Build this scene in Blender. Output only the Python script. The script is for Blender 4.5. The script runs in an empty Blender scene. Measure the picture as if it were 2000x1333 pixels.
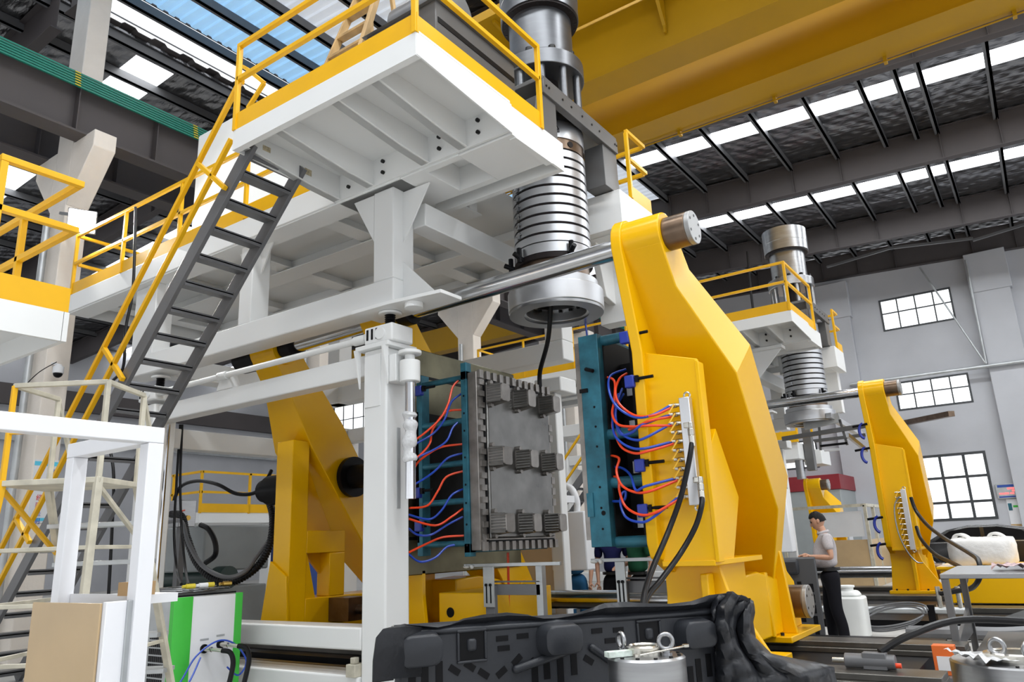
import bpy, math, random
from mathutils import Vector, Matrix
random.seed(7)
SC = bpy.context.scene
COL = SC.collection
PI = math.pi

# ------------------------------------------------------------------ camera
# axes of the lens in hall coordinates (X along the machines, Y to the end wall, Z up)
RIGHT = Vector((0.81679214, 0.57551436, -0.04042053))
DOWN = Vector((-0.18206644, 0.19064631, -0.96462728))
FWD = Vector((-0.54745083, 0.7952592, 0.26050026))
EYE = Vector((0.0, 0.0, 1.5))
FOC = 1465.03                      # focal length for a 2000 pixel wide frame
cam_d = bpy.data.cameras.new('camera')
cam_d.sensor_fit = 'HORIZONTAL'
cam_d.sensor_width = 36.0
cam_d.lens = FOC / 2000.0 * 36.0
cam_d.clip_start = 0.05
cam_d.clip_end = 300
cam = bpy.data.objects.new('camera', cam_d)
COL.objects.link(cam)
mw = Matrix.Identity(4)
for i in range(3):
    mw[i][0] = RIGHT[i]; mw[i][1] = -DOWN[i]; mw[i][2] = -FWD[i]; mw[i][3] = EYE[i]
cam.matrix_world = mw
SC.camera = cam

# ------------------------------------------------------------------ sky and lamps
w = bpy.data.worlds.new('overcast_sky')
SC.world = w
w.use_nodes = True
bg = w.node_tree.nodes['Background']
bg.inputs[0].default_value = (0.93, 0.96, 1.0, 1)
bg.inputs[1].default_value = 1.15
SC.view_settings.view_transform = 'Standard'
SC.view_settings.look = 'None'
SC.view_settings.gamma = 1.0
SC.view_settings.use_curve_mapping = False
SC.view_settings.exposure = 0.34

def area_light(name, loc, rot, sx, sy, power, col=(1, 1, 1)):
    d = bpy.data.lights.new(name, 'AREA'); d.shape = 'RECTANGLE'; d.size = sx; d.size_y = sy
    d.energy = power; d.color = col
    o = bpy.data.objects.new(name, d); o.location = loc; o.rotation_euler = rot
    COL.objects.link(o); return o
# daylight falling through the long roof lights of the bays over and behind the camera
for yy, pw in ((-3.3, 500), (2.65, 650), (8.6, 450), (14.6, 450), (20.7, 550), (27.0, 550)):
    area_light('roof_light_daylight', (1.0, yy, 12.55), (0, math.radians(2.9), 0), 15, 0.8, pw, (0.95, 0.98, 1.0))

# ------------------------------------------------------------------ picking points
def ray(px, py):
    return RIGHT * (px - 1000) + DOWN * (py - 666.5) + FWD * FOC
def at_x(px, py, v):
    r = ray(px, py); return EYE + r * ((v - EYE.x) / r.x)
def at_y(px, py, v):
    r = ray(px, py); return EYE + r * ((v - EYE.y) / r.y)
def at_z(px, py, v):
    r = ray(px, py); return EYE + r * ((v - EYE.z) / r.z)
def V(*a): return Vector(a)

# ------------------------------------------------------------------ materials
MATS = {}
def mat(name, col, rough=0.5, metal=0.0, var=0.06, scale=3.0, bump=0.0, bscale=60.0, emis=None, coat=0.0, alpha=None, stretch=None, rvar=0.08, spec=None):
    if name in MATS: return MATS[name]
    m = bpy.data.materials.new(name); m.use_nodes = True
    nt = m.node_tree; b = nt.nodes['Principled BSDF']
    tc = nt.nodes.new('ShaderNodeTexCoord')
    src = tc.outputs['Object']
    if stretch:
        mp = nt.nodes.new('ShaderNodeMapping'); mp.inputs['Scale'].default_value = stretch
        nt.links.new(src, mp.inputs['Vector']); src = mp.outputs['Vector']
    n = nt.nodes.new('ShaderNodeTexNoise'); n.inputs['Scale'].default_value = scale; n.inputs['Detail'].default_value = 5
    nt.links.new(src, n.inputs['Vector'])
    r = nt.nodes.new('ShaderNodeValToRGB')
    r.color_ramp.elements[0].position = 0.3; r.color_ramp.elements[1].position = 0.7
    c0 = [max(0, c * (1 - var)) for c in col[:3]]; c1 = [min(1, c * (1 + var)) for c in col[:3]]
    r.color_ramp.elements[0].color = (*c0, 1); r.color_ramp.elements[1].color = (*c1, 1)
    nt.links.new(n.outputs['Fac'], r.inputs['Fac'])
    nt.links.new(r.outputs['Color'], b.inputs['Base Color'])
    if rvar:
        mr = nt.nodes.new('ShaderNodeMapRange')
        mr.inputs['To Min'].default_value = max(0.02, rough - rvar); mr.inputs['To Max'].default_value = min(1, rough + rvar)
        nt.links.new(n.outputs['Fac'], mr.inputs['Value']); nt.links.new(mr.outputs['Result'], b.inputs['Roughness'])
    else:
        b.inputs['Roughness'].default_value = rough
    b.inputs['Metallic'].default_value = metal
    if coat: b.inputs['Coat Weight'].default_value = coat; b.inputs['Coat Roughness'].default_value = 0.12
    if bump:
        n2 = nt.nodes.new('ShaderNodeTexNoise'); n2.inputs['Scale'].default_value = bscale; n2.inputs['Detail'].default_value = 4
        nt.links.new(src, n2.inputs['Vector'])
        bp = nt.nodes.new('ShaderNodeBump'); bp.inputs['Strength'].default_value = bump; bp.inputs['Distance'].default_value = 0.02
        nt.links.new(n2.outputs['Fac'], bp.inputs['Height']); nt.links.new(bp.outputs['Normal'], b.inputs['Normal'])
    if emis:
        b.inputs['Emission Color'].default_value = (*emis[:3], 1); b.inputs['Emission Strength'].default_value = emis[3]
    if spec is not None: b.inputs['Specular IOR Level'].default_value = spec
    if alpha is not None: b.inputs['Alpha'].default_value = alpha
    MATS[name] = m
    return m

M_WHITE = mat('white_machine_paint', (0.76, 0.77, 0.765), 0.32, var=0.02, scale=1.0, rvar=0.02, spec=.4)
M_YEL = mat('yellow_machine_paint', (0.82, 0.45, 0.001), 0.26, var=0.02, scale=.8, rvar=0.02, spec=.3)
M_RAIL = mat('yellow_rail_paint', (0.78, 0.42, 0.006), 0.35, var=0.04, rvar=.02, spec=.3)
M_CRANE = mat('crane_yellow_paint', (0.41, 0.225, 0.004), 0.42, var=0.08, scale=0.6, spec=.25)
M_DARK = mat('dark_grey_frame_paint', (0.105, 0.105, 0.105), 0.38, var=0.06)
M_STAIR = mat('grey_stair_steel', (0.12, 0.122, 0.128), 0.36, var=0.08)
M_ROOFST = mat('roof_steel_paint', (0.066, 0.057, 0.058), 0.6, var=0.1, scale=1)
M_PURL = mat('purlin_steel', (0.12, 0.123, 0.13), 0.45, var=0.1, scale=1)
M_BEDST = mat('oily_rail_steel', (0.115, 0.11, 0.10), 0.35, 0.7, var=0.25, scale=3)
M_CHROME = mat('chromed_bar', (0.66, 0.67, 0.69), 0.16, 1.0, var=0.08, rvar=0.05)
M_STEEL = mat('machined_steel', (0.36, 0.365, 0.375), 0.32, 1.0, var=0.1, stretch=(1, 1, 12))
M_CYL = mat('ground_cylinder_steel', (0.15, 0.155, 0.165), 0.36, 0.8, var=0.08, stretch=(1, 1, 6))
M_BAND = mat('heater_band_aluminium', (0.56, 0.57, 0.59), 0.38, 1.0, var=0.05)
M_GAP = mat('dark_band_gap', (0.018, 0.014, 0.014), 0.5, 0.2, spec=.2)
M_NUT = mat('browned_nut_steel', (0.17, 0.12, 0.085), 0.35, 0.9, var=0.25, scale=5)
M_NUTFACE = mat('grey_nut_cap_steel', (0.33, 0.33, 0.33), 0.42, 0.6, var=0.08)
M_BLACK = mat('black_steel', (0.006, 0.006, 0.007), 0.38, 0.0, var=0.2, spec=.12)
M_BOLT = mat('black_bolt', (0.012, 0.012, 0.012), 0.4, 0.4)
M_RUB = mat('black_hose_rubber', (0.008, 0.008, 0.009), 0.32, var=0.2, spec=.22)
M_RED = mat('red_hose', (0.80, 0.060, 0.012), 0.30, var=0.08)
M_BLUE = mat('blue_hose', (0.015, 0.060, 0.42), 0.30, var=0.1)
M_BSTEEL = mat('blue_mould_steel', (0.022, 0.125, 0.175), 0.42, 0.35, var=0.35, scale=6)
M_BCLAMP = mat('blue_clamp_paint', (0.015, 0.035, 0.30), 0.35)
M_OLIVE = mat('oiled_platen_steel', (0.135, 0.125, 0.080), 0.33, 0.75, var=0.35, scale=2.2)
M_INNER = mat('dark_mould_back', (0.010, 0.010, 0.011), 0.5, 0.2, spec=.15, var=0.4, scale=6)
M_MOULD = mat('cast_aluminium_mould', (0.20, 0.197, 0.19), 0.30, 0.9, var=0.22, scale=3.5)
M_MOULD2 = mat('dark_mould_insert', (0.27, 0.255, 0.24), 0.36, 0.9, var=0.25, scale=6)
M_ALU = mat('aluminium', (0.72, 0.73, 0.75), 0.36, 0.9, var=0.06)
M_BRASS = mat('brass_fitting', (0.55, 0.36, 0.09), 0.3, 1.0)
M_VALVE = mat('yellow_valve_lever', (0.75, 0.42, 0.03), 0.4)
M_NICKEL = mat('nickel_fitting', (0.60, 0.58, 0.52), 0.25, 1.0)
M_CREAM = mat('cream_column_plaster', (0.74, 0.68, 0.61), 0.75, var=0.04, bump=0.15, bscale=25)
M_GREYCOL = mat('grey_column_plaster', (0.50, 0.50, 0.51), 0.75, var=0.06, bump=0.15, bscale=25)
M_WALL = mat('white_wall_plaster', (0.46, 0.47, 0.50), 0.85, var=0.08, scale=0.5, bump=0.15, bscale=8)
M_GREEN = mat('green_busbar', (0.010, 0.19, 0.135), 0.45)
M_YCLIP = mat('yellow_busbar_clip', (0.60, 0.48, 0.03), 0.5)
M_CONC = mat('grey_concrete', (0.46, 0.45, 0.43), 0.55, var=0.14, scale=1.1, bump=0.1, bscale=30)
M_SKY = mat('translucent_roof_light', (0.9, 0.92, 0.95), 0.6, emis=(0.96, 0.98, 1.0, 5.0))
M_PANE = mat('bright_window_pane', (0.85, 0.9, 0.95), 0.15, emis=(0.95, 0.98, 1.0, 1.25))
M_BLUESKY = mat('blue_translucent_sheet', (0.35, 0.55, 0.75), 0.5, emis=(0.24, 0.43, 0.64, 0.75))
M_GREYSKY = mat('white_translucent_sheet', (0.6, 0.62, 0.65), 0.5, emis=(0.42, 0.46, 0.52, 0.7))
M_WINFR = mat('dark_window_frame', (0.045, 0.05, 0.055), 0.5)
M_BPLAST = mat('charcoal_plastic', (0.024, 0.026, 0.031), 0.36, var=0.15, scale=4, bump=0.05, bscale=40, spec=.3)
M_LEATH = mat('charcoal_plastic_flash', (0.012, 0.013, 0.016), 0.33, var=0.2, scale=4, bump=0.25, bscale=14, spec=.3)
M_GALV = mat('galvanised_steel', (0.46, 0.48, 0.49), 0.42, 0.6, var=0.15)
M_WOOD = mat('worn_ladder_wood', (0.42, 0.27, 0.11), 0.65, var=0.3, scale=6, stretch=(1, 1, 0.2))
M_PIPEW = mat('white_pipe_paint', (0.72, 0.73, 0.72), 0.35, var=0.03)
M_PLWRAP = mat('clear_plastic_wrap', (0.62, 0.63, 0.64), 0.22, var=0.15, scale=14, bump=0.5, bscale=30)
M_TAN = mat('tan_panel', (0.50, 0.36, 0.20), 0.35, var=0.10, scale=2)
M_GRN = mat('green_chiller_corner', (0.045, 0.46, 0.045), 0.42)
M_LADDER = mat('worn_cream_ladder_paint', (0.50, 0.47, 0.38), 0.5, var=0.2, scale=8)
M_CARD = mat('cardboard', (0.42, 0.27, 0.13), 0.8, var=0.15)
M_ORANGE = mat('orange_box', (0.70, 0.14, 0.02), 0.6)
M_SACK = mat('white_bulk_bag_fabric', (0.72, 0.71, 0.69), 0.8, var=0.06, scale=6, bump=0.7, bscale=9)
M_CAR = mat('black_car_paint', (0.006, 0.006, 0.007), 0.12, coat=1.0)
M_JUG = mat('milky_white_plastic', (0.74, 0.75, 0.73), 0.4, var=0.04)
M_REDTOP = mat('dark_red_fascia', (0.22, 0.012, 0.02), 0.5)
M_GREYBOX = mat('grey_cabinet_paint', (0.30, 0.325, 0.33), 0.5, var=0.05)
M_CABW = mat('white_cabinet', (0.70, 0.71, 0.73), 0.4, var=0.03)
M_BLUECAB = mat('blue_cabinet', (0.02, 0.07, 0.33), 0.45)

def foil_material():
    m = bpy.data.materials.new('quilted_foil_insulation'); m.use_nodes = True
    nt = m.node_tree; b = nt.nodes['Principled BSDF']
    b.inputs['Base Color'].default_value = (0.30, 0.30, 0.31, 1)
    b.inputs['Metallic'].default_value = 1.0; b.inputs['Roughness'].default_value = 0.30
    tc = nt.nodes.new('ShaderNodeTexCoord')
    n = nt.nodes.new('ShaderNodeTexNoise'); n.inputs['Scale'].default_value = 0.9; n.inputs['Detail'].default_value = 5
    mp = nt.nodes.new('ShaderNodeMapping'); mp.inputs['Scale'].default_value = (0.6, 1.6, 1)
    nt.links.new(tc.outputs['Object'], mp.inputs['Vector']); nt.links.new(mp.outputs['Vector'], n.inputs['Vector'])
    bp = nt.nodes.new('ShaderNodeBump'); bp.inputs['Strength'].default_value = 0.7; bp.inputs['Distance'].default_value = 0.35
    hs = [n.outputs['Fac']]
    for ang in (0.6, -0.6):
        mp2 = nt.nodes.new('ShaderNodeMapping'); mp2.inputs['Rotation'].default_value = (0, 0, ang)
        wv = nt.nodes.new('ShaderNodeTexWave'); wv.inputs['Scale'].default_value = 0.9; wv.inputs['Distortion'].default_value = 1.2
        nt.links.new(tc.outputs['Object'], mp2.inputs['Vector']); nt.links.new(mp2.outputs['Vector'], wv.inputs['Vector'])
        hs.append(wv.outputs['Fac'])
    a1 = nt.nodes.new('ShaderNodeMath'); a1.operation = 'MULTIPLY_ADD'; a1.inputs[1].default_value = 0.055
    nt.links.new(hs[1], a1.inputs[0]); nt.links.new(hs[0], a1.inputs[2])
    a2 = nt.nodes.new('ShaderNodeMath'); a2.operation = 'MULTIPLY_ADD'; a2.inputs[1].default_value = 0.055
    nt.links.new(hs[2], a2.inputs[0]); nt.links.new(a1.outputs[0], a2.inputs[2])
    nt.links.new(a2.outputs[0], bp.inputs['Height']); nt.links.new(bp.outputs['Normal'], b.inputs['Normal'])
    MATS['foil'] = m
    return m
M_FOIL = foil_material()

# ------------------------------------------------------------------ mesh helpers
class MB:
    def __init__(s): s.v = []; s.f = []
    def add(s, vs, fs):
        o = len(s.v); s.v += [Vector(p) for p in vs]; s.f += [tuple(i + o for i in f) for f in fs]; return s
    def box(s, x0, x1, y0, y1, z0, z1):
        x0, x1 = min(x0, x1), max(x0, x1); y0, y1 = min(y0, y1), max(y0, y1); z0, z1 = min(z0, z1), max(z0, z1)
        return s.add([(x0, y0, z0), (x1, y0, z0), (x1, y1, z0), (x0, y1, z0), (x0, y0, z1), (x1, y0, z1), (x1, y1, z1), (x0, y1, z1)],
                     [(3, 2, 1, 0), (4, 5, 6, 7), (0, 1, 5, 4), (1, 2, 6, 5), (2, 3, 7, 6), (3, 0, 4, 7)])
    def prism(s, pts, ext):
        pts = [Vector(p) for p in pts]; ext = Vector(ext); n = len(pts)
        nn = Vector((0, 0, 0))
        for i in range(n):
            a, b = pts[i], pts[(i + 1) % n]; nn += (a - pts[0]).cross(b - pts[0])
        if nn.dot(ext) > 0: pts = pts[::-1]
        fs = [tuple(range(n)), tuple(range(2 * n - 1, n - 1, -1))]
        for i in range(n):
            j = (i + 1) % n; fs.append((i, i + n, j + n, j))
        return s.add(pts + [p + ext for p in pts], fs)
    def px(s, pts, x0, x1): return s.prism([(x0, a, b) for a, b in pts], (x1 - x0, 0, 0))   # (y,z) outline
    def py(s, pts, y0, y1): return s.prism([(a, y0, b) for a, b in pts], (0, y1 - y0, 0))   # (x,z) outline
    def pz(s, pts, z0, z1): return s.prism([(a, b, z0) for a, b in pts], (0, 0, z1 - z0))
    def bar(s, a, b, wx, wy=None, up=(0, 0, 1)):
        wy = wy or wx
        a = Vector(a); b = Vector(b); d = (b - a).normalized(); up = Vector(up)
        if abs(d.dot(up)) > 0.98: up = Vector((0, 1, 0))
        sd = d.cross(up).normalized(); u = sd.cross(d)
        pts = [a + sd * (i * wx / 2) + u * (j * wy / 2) for i, j in ((-1, -1), (1, -1), (1, 1), (-1, 1))]
        return s.prism(pts, b - a)
    def cyl(s, a, b, r, r2=None, n=24):
        a = Vector(a); b = Vector(b); r2 = r if r2 is None else r2
        d = (b - a).normalized(); up = Vector((0, 0, 1)) if abs(d.z) < 0.9 else Vector((1, 0, 0))
        e1 = d.cross(up).normalized(); e2 = d.cross(e1)
        A = [a + (e1 * math.cos(2 * PI * i / n) + e2 * math.sin(2 * PI * i / n)) * r for i in range(n)]
        B = [b + (e1 * math.cos(2 * PI * i / n) + e2 * math.sin(2 * PI * i / n)) * r2 for i in range(n)]
        fs = [(i, (i + 1) % n, (i + 1) % n + n, i + n) for i in range(n)] + [tuple(range(n - 1, -1, -1)), tuple(range(n, 2 * n))]
        return s.add(A + B, fs)
    def lathe(s, c, prof, n=40, axis=(0, 0, 1), closed=True):
        c = Vector(c); d = Vector(axis).normalized(); up = Vector((1, 0, 0)) if abs(d.x) < 0.9 else Vector((0, 1, 0))
        e1 = up - d * up.dot(d); e1.normalize(); e2 = d.cross(e1)
        vs = []; k = len(prof)
        for r, h in prof:
            for i in range(n):
                vs.append(c + d * h + (e1 * math.cos(2 * PI * i / n) + e2 * math.sin(2 * PI * i / n)) * r)
        fs = []
        for j in range(k if closed else k - 1):
            j2 = (j + 1) % k
            for i in range(n):
                i2 = (i + 1) % n
                fs.append((j * n + i, j * n + i2, j2 * n + i2, j2 * n + i))
        return s.add(vs, fs)
    def tube(s, pts, r, n=8, sub=6, smooth=True):
        P = [Vector(p) for p in pts]
        if smooth and len(P) > 2:
            Q = []
            for i in range(len(P) - 1):
                p0 = P[max(i - 1, 0)]; p1 = P[i]; p2 = P[i + 1]; p3 = P[min(i + 2, len(P) - 1)]
                for k in range(sub):
                    t = k / sub
                    Q.append(0.5 * ((2 * p1) + (p2 - p0) * t + (2 * p0 - 5 * p1 + 4 * p2 - p3) * t * t + (3 * p1 - p0 - 3 * p2 + p3) * t ** 3))
            Q.append(P[-1]); P = Q
        m = len(P); vs = []
        d = (P[1] - P[0]).normalized(); up = Vector((0, 0, 1)) if abs(d.z) < 0.9 else Vector((1, 0, 0))
        e1 = d.cross(up).normalized()
        for i in range(m):
            d = (P[min(i + 1, m - 1)] - P[max(i - 1, 0)]).normalized()
            e1 = (e1 - d * e1.dot(d)).normalized(); e2 = d.cross(e1)
            rr = r(i / (m - 1)) if callable(r) else r
            for k in range(n):
                vs.append(P[i] + (e1 * math.cos(2 * PI * k / n) + e2 * math.sin(2 * PI * k / n)) * rr)
        fs = []
        for i in range(m - 1):
            for k in range(n):
                k2 = (k + 1) % n; fs.append((i * n + k, i * n + k2, (i + 1) * n + k2, (i + 1) * n + k))
        fs += [tuple(range(n - 1, -1, -1)), tuple(range((m - 1) * n, m * n))]
        return s.add(vs, fs)
    def ball(s, c, r, n=12, sq=(1, 1, 1)):
        c = Vector(c); m = n // 2; vs = []
        for j in range(1, m):
            th = PI * j / m
            for i in range(n):
                a = 2 * PI * i / n
                vs.append(c + Vector((math.sin(th) * math.cos(a) * sq[0], math.sin(th) * math.sin(a) * sq[1], math.cos(th) * sq[2])) * r)
        vs += [c + Vector((0, 0, r * sq[2])), c - Vector((0, 0, r * sq[2]))]
        fs = []
        for j in range(m - 2):
            for i in range(n):
                i2 = (i + 1) % n; fs.append((j * n + i, (j + 1) * n + i, (j + 1) * n + i2, j * n + i2))
        t = len(vs) - 2
        for i in range(n):
            i2 = (i + 1) % n; fs.append((t, i, i2)); fs.append((t + 1, (m - 2) * n + i2, (m - 2) * n + i))
        return s.add(vs, fs)
    def torus(s, c, R, r, axis=(0, 0, 1), n=24, k=10):
        prof = [(R + r * math.cos(2 * PI * i / k), r * math.sin(2 * PI * i / k)) for i in range(k)]
        return s.lathe(c, prof, n, axis)
    def rbox(s, x0, x1, y0, y1, z0, z1, r, axis='z', taper=1.0, n=5):
        # box with rounded corners around one axis, optional taper towards the far end
        ax = {'x': 0, 'y': 1, 'z': 2}[axis]
        lo = [x0, y0, z0]; hi = [x1, y1, z1]; o = [i for i in range(3) if i != ax]
        cu = [(lo[i] + hi[i]) / 2 for i in o]; hu = [(hi[i] - lo[i]) / 2 for i in o]
        ring = []
        for q, (sx, sy) in enumerate(((1, 1), (-1, 1), (-1, -1), (1, -1))):
            for k in range(n):
                a = PI / 2 * (q + k / (n - 1))
                ring.append((sx * (hu[0] - r) + r * math.cos(a), sy * (hu[1] - r) + r * math.sin(a)))
        A = []
        for lvl, t in ((lo[ax], 1.0), (hi[ax], taper)):
            for a, b in ring:
                p = [0, 0, 0]; p[ax] = lvl; p[o[0]] = cu[0] + a * t; p[o[1]] = cu[1] + b * t; A.append(p)
        m = len(ring)
        fs = [(i, (i + 1) % m, (i + 1) % m + m, i + m) for i in range(m)] + [tuple(range(m - 1, -1, -1)), tuple(range(m, 2 * m))]
        if axis == 'y': fs = [f[::-1] for f in fs]
        return s.add(A, fs)

def mesh_of(mb, name, material, origin=(0, 0, 0), smooth=35):
    o = Vector(origin)
    me = bpy.data.meshes.new(name)
    me.from_pydata([p - o for p in mb.v], [], mb.f)
    me.materials.append(material)
    if smooth:
        for p in me.polygons: p.use_smooth = True
        me.set_sharp_from_angle(angle=math.radians(smooth))
    me.update()
    return me
ORG = {}
def thing(name, label, cat, loc=(0, 0, 0), group=None):
    o = bpy.data.objects.new(name, None); COL.objects.link(o); o.location = loc
    o.empty_display_size = 0.1
    o['label'] = label; o['category'] = cat
    if group: o['group'] = group
    ORG[o.name] = Vector(loc)
    return o
def part(parent, name, mb, material, bevel=0.0, label=None, smooth=35, kind=None):
    org = ORG[parent.name]
    o = bpy.data.objects.new(name, mesh_of(mb, name, material, org, smooth)); COL.objects.link(o)
    o.parent = parent; ORG[o.name] = org
    if bevel:
        b = o.modifiers.new('bevel', 'BEVEL'); b.width = bevel; b.segments = 2; b.limit_method = 'ANGLE'; b.angle_limit = 0.6
    if label: o['label'] = label
    if kind: o['kind'] = kind
    return o
def inst(parent, name, me, loc, rot=(0, 0, 0), scale=None):
    o = bpy.data.objects.new(name, me); COL.objects.link(o); o.parent = parent
    o.location = Vector(loc) - ORG[parent.name]; o.rotation_euler = rot
    if scale: o.scale = scale
    ORG[o.name] = ORG[parent.name]
    return o
def single(name, label, cat, mb, material, loc=None, group=None, bevel=0.0, smooth=35, kind=None):
    if loc is None:
        xs = [p.x for p in mb.v]; ys = [p.y for p in mb.v]; zs = [p.z for p in mb.v]
        loc = ((min(xs) + max(xs)) / 2, (min(ys) + max(ys)) / 2, min(zs))
    o = bpy.data.objects.new(name, mesh_of(mb, name, material, loc, smooth)); COL.objects.link(o); o.location = loc
    o['label'] = label; o['category'] = cat
    if group: o['group'] = group
    if kind: o['kind'] = kind
    if bevel:
        b = o.modifiers.new('bevel', 'BEVEL'); b.width = bevel; b.segments = 2; b.limit_method = 'ANGLE'; b.angle_limit = 0.6
    ORG[o.name] = Vector(loc)
    return o
def struct(name, mb, material, label=None, bevel=0.0, smooth=35):
    o = bpy.data.objects.new(name, mesh_of(mb, name, material, (0, 0, 0), smooth)); COL.objects.link(o)
    o['kind'] = 'structure'
    if label: o['label'] = label
    if bevel:
        b = o.modifiers.new('bevel', 'BEVEL'); b.width = bevel; b.segments = 2; b.limit_method = 'ANGLE'; b.angle_limit = 0.6
    ORG[o.name] = Vector((0, 0, 0))
    return o
def B(*a): return MB().box(*a)
# small shared pieces
ME_BOLT_Y = mesh_of(MB().cyl((0, 0.0, 0), (0, -0.035, 0), 0.022, n=8), 'bolt', M_BOLT)
ME_BOLT_X = mesh_of(MB().cyl((0, 0, 0), (0.012, 0, 0), 0.014, n=10), 'bolt', M_BOLT)
ME_BOLT_Z = mesh_of(MB().cyl((0, 0, 0), (0, 0, 0.03), 0.02, n=8), 'bolt', M_BOLT)
# ================================================================== SETTING
WY = 34.0          # end wall
XL = -40.0         # far left wall
def roof_t(x):     # underside of the roof skin
    return 12.92 - 0.05 * (x + 0.4) if x > -15.3 else 12.92 - 0.05 * (-14.9) - 0.05 * (-15.3 - x)
def roof_b(x):     # underside of the rafters
    return roof_t(x) - 1.05
struct('floor', B(XL, 14, -8, WY, -0.3, 0.0), M_CONC)

# end wall with real openings
wins = []
def wrect(p0, p1):      # upper left / lower right pixel -> x0,x1,z0,z1 on the end wall
    a = at_y(*p0, WY); b = at_y(*p1, WY); return (a.x, b.x, b.z, a.z)
wins.append(wrect((1715.5, 588), (1868, 624)))
wins.append(wrect((1746, 748), (1902, 786)))
wins.append(wrect((1781, 893), (1951, 1014)))
wa = at_y(1566, 905, WY); wins.append((wa.x - 1.2, wa.x + 0.72, wa.z - 0.25, wa.z + 0.95))
wb = at_y(690, 800, WY)
WZ = 12.6
def wall_with_holes(name, x0, x1, z0, z1, y0, y1, holes, material):
    xs = sorted(set([x0, x1] + [h[0] for h in holes] + [h[1] for h in holes]))
    zs = sorted(set([z0, z1] + [h[2] for h in holes] + [h[3] for h in holes]))
    mb = MB()
    for i in range(len(xs) - 1):
        for j in range(len(zs) - 1):
            cx = (xs[i] + xs[i + 1]) / 2; cz = (zs[j] + zs[j + 1]) / 2
            if any(h[0] < cx < h[1] and h[2] < cz < h[3] for h in holes): continue
            mb.box(xs[i], xs[i + 1], y0, y1, zs[j], zs[j + 1])
    return struct(name, mb, material, smooth=0)
lw = at_y(652, 797, WY); lw2 = at_y(716, 838, WY)
wins.append((lw.x, lw2.x + 0.6, lw2.z - 0.3, lw.z + 0.2))
wall_with_holes('wall_back', XL, 14, 0, WZ, WY, WY + 0.3, wins, M_WALL)
def window(n, r, cols, rows, bar=0.05, fr=0.07):
    x0, x1, z0, z1 = r
    mb = MB()
    mb.box(x0, x1, WY - 0.02, WY + 0.1, z1 - fr, z1).box(x0, x1, WY - 0.02, WY + 0.1, z0, z0 + fr)
    mb.box(x0, x0 + fr, WY - 0.02, WY + 0.1, z0 + fr, z1 - fr).box(x1 - fr, x1, WY - 0.02, WY + 0.1, z0 + fr, z1 - fr)
    o = struct('window_%d' % n, mb, M_WINFR)
    cxs = [x0 + (x1 - x0) * c for c in cols]; czs = [z0 + (z1 - z0) * c for c in rows]
    for i in range(len(cxs) - 1):
        for j in range(len(czs) - 1):
            part(o, 'pane', B(cxs[i] + bar / 2, cxs[i + 1] - bar / 2, WY + 0.05, WY + 0.07, czs[j] + bar / 2, czs[j + 1] - bar / 2), M_PANE)
    for c in cxs[1:-1]: part(o, 'glazing_bar', B(c - bar / 2, c + bar / 2, WY, WY + 0.09, z0, z1), M_WINFR)
    for c in czs[1:-1]: part(o, 'glazing_bar', B(x0, x1, WY + 0.005, WY + 0.085, c - bar / 2, c + bar / 2), M_WINFR)
window(1, wins[0], (0, .25, .5, .75, 1), (0, .55, 1))
window(2, wins[1], (0, .25, .5, .75, 1), (0, .55, 1))
window(3, wins[2], (0, .38, .70, 1), (0, .27, .64, 1), 0.10, 0.10)
window(4, wins[3], (0, .5, 1), (0, 1))
window(5, wins[4], (0, .25, .5, .75, 1), (0, .5, 1))
struct('wall_front', B(XL, 14, -8.3, -8, 4.5, 12.6), M_WALL)  # unseen wall, added to block light from behind; left open low down for light
# left wall with a grey rail band
struct('wall_left', B(XL - 0.3, XL, -8, WY, 0, 12.6), M_WALL)
struct('trim_1', B(XL, XL + 0.3, -8, WY, 8.9, 9.9), M_ROOFST, 'dark steel rail along the far left wall')
struct('trim_2', B(XL, XL + 0.2, -8, WY, 7.2, 7.6), M_GALV, 'pale cable tray along the far left wall')
# pilasters on the end wall
tn = 3
for px in (1632, 1952):
    p = at_y(px, 640, WY - 0.35)
    q = 0.62
    struct('trim_%d' % tn, B(p.x - q, p.x + q, WY - 0.35, WY, 0, 11.6), M_WALL, 'flat plastered pilaster on the end wall', 0.02); tn += 1
    struct('trim_%d' % tn, B(p.x - q - 0.08, p.x + q + 0.08, WY - 0.42, WY, 10.3, 11.9), M_WALL, 'wider head of a wall pilaster', 0.02); tn += 1

# roof skin: foil insulation between the roof lights
strips = [(-3.8, -2.8), (2.15, 3.15), (8.1, 9.1), (14.1, 15.1), (20.3, 21.1), (26.6, 27.45)]
XS1 = -9.4         # where the corrugated sheets over the ridge begin
def slab(mb, x0, x1, y0, y1, t=0.06, dz=0.0):
    z0 = roof_t(x0 + 1e-4) + dz; z1 = roof_t(x1 - 1e-4) + dz
    mb.prism([(x0, y0, z0), (x1, y0, z1), (x1, y0, z1 + t), (x0, y0, z0 + t)], (0, y1 - y0, 0))
mbr = MB(); mbl = MB(); ye = -8.0
nw = 6
for (a, b) in strips + [(WY, WY)]:
    slab(mbr, XS1, 14, ye, min(a, WY)); slab(mbl, -41, -16.0, ye, min(a, WY)); ye = b
for (a, b) in strips: slab(mbl, -16.55, -16.0, a, b)
struct('ceiling', mbr, M_FOIL, 'quilted silver foil under the right roof slope')
o = struct('ceiling', mbl, M_FOIL, 'quilted silver foil under the left roof slope')
for (a, b) in strips:
    for x0, x1 in ((XS1, 14), (-41, -16.55)):
        m_ = MB(); slab(m_, x0, x1, a, b, 0.03, 0.03)
        struct('window_%d' % nw, m_, M_SKY, 'bright translucent roof light strip'); nw += 1
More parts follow.
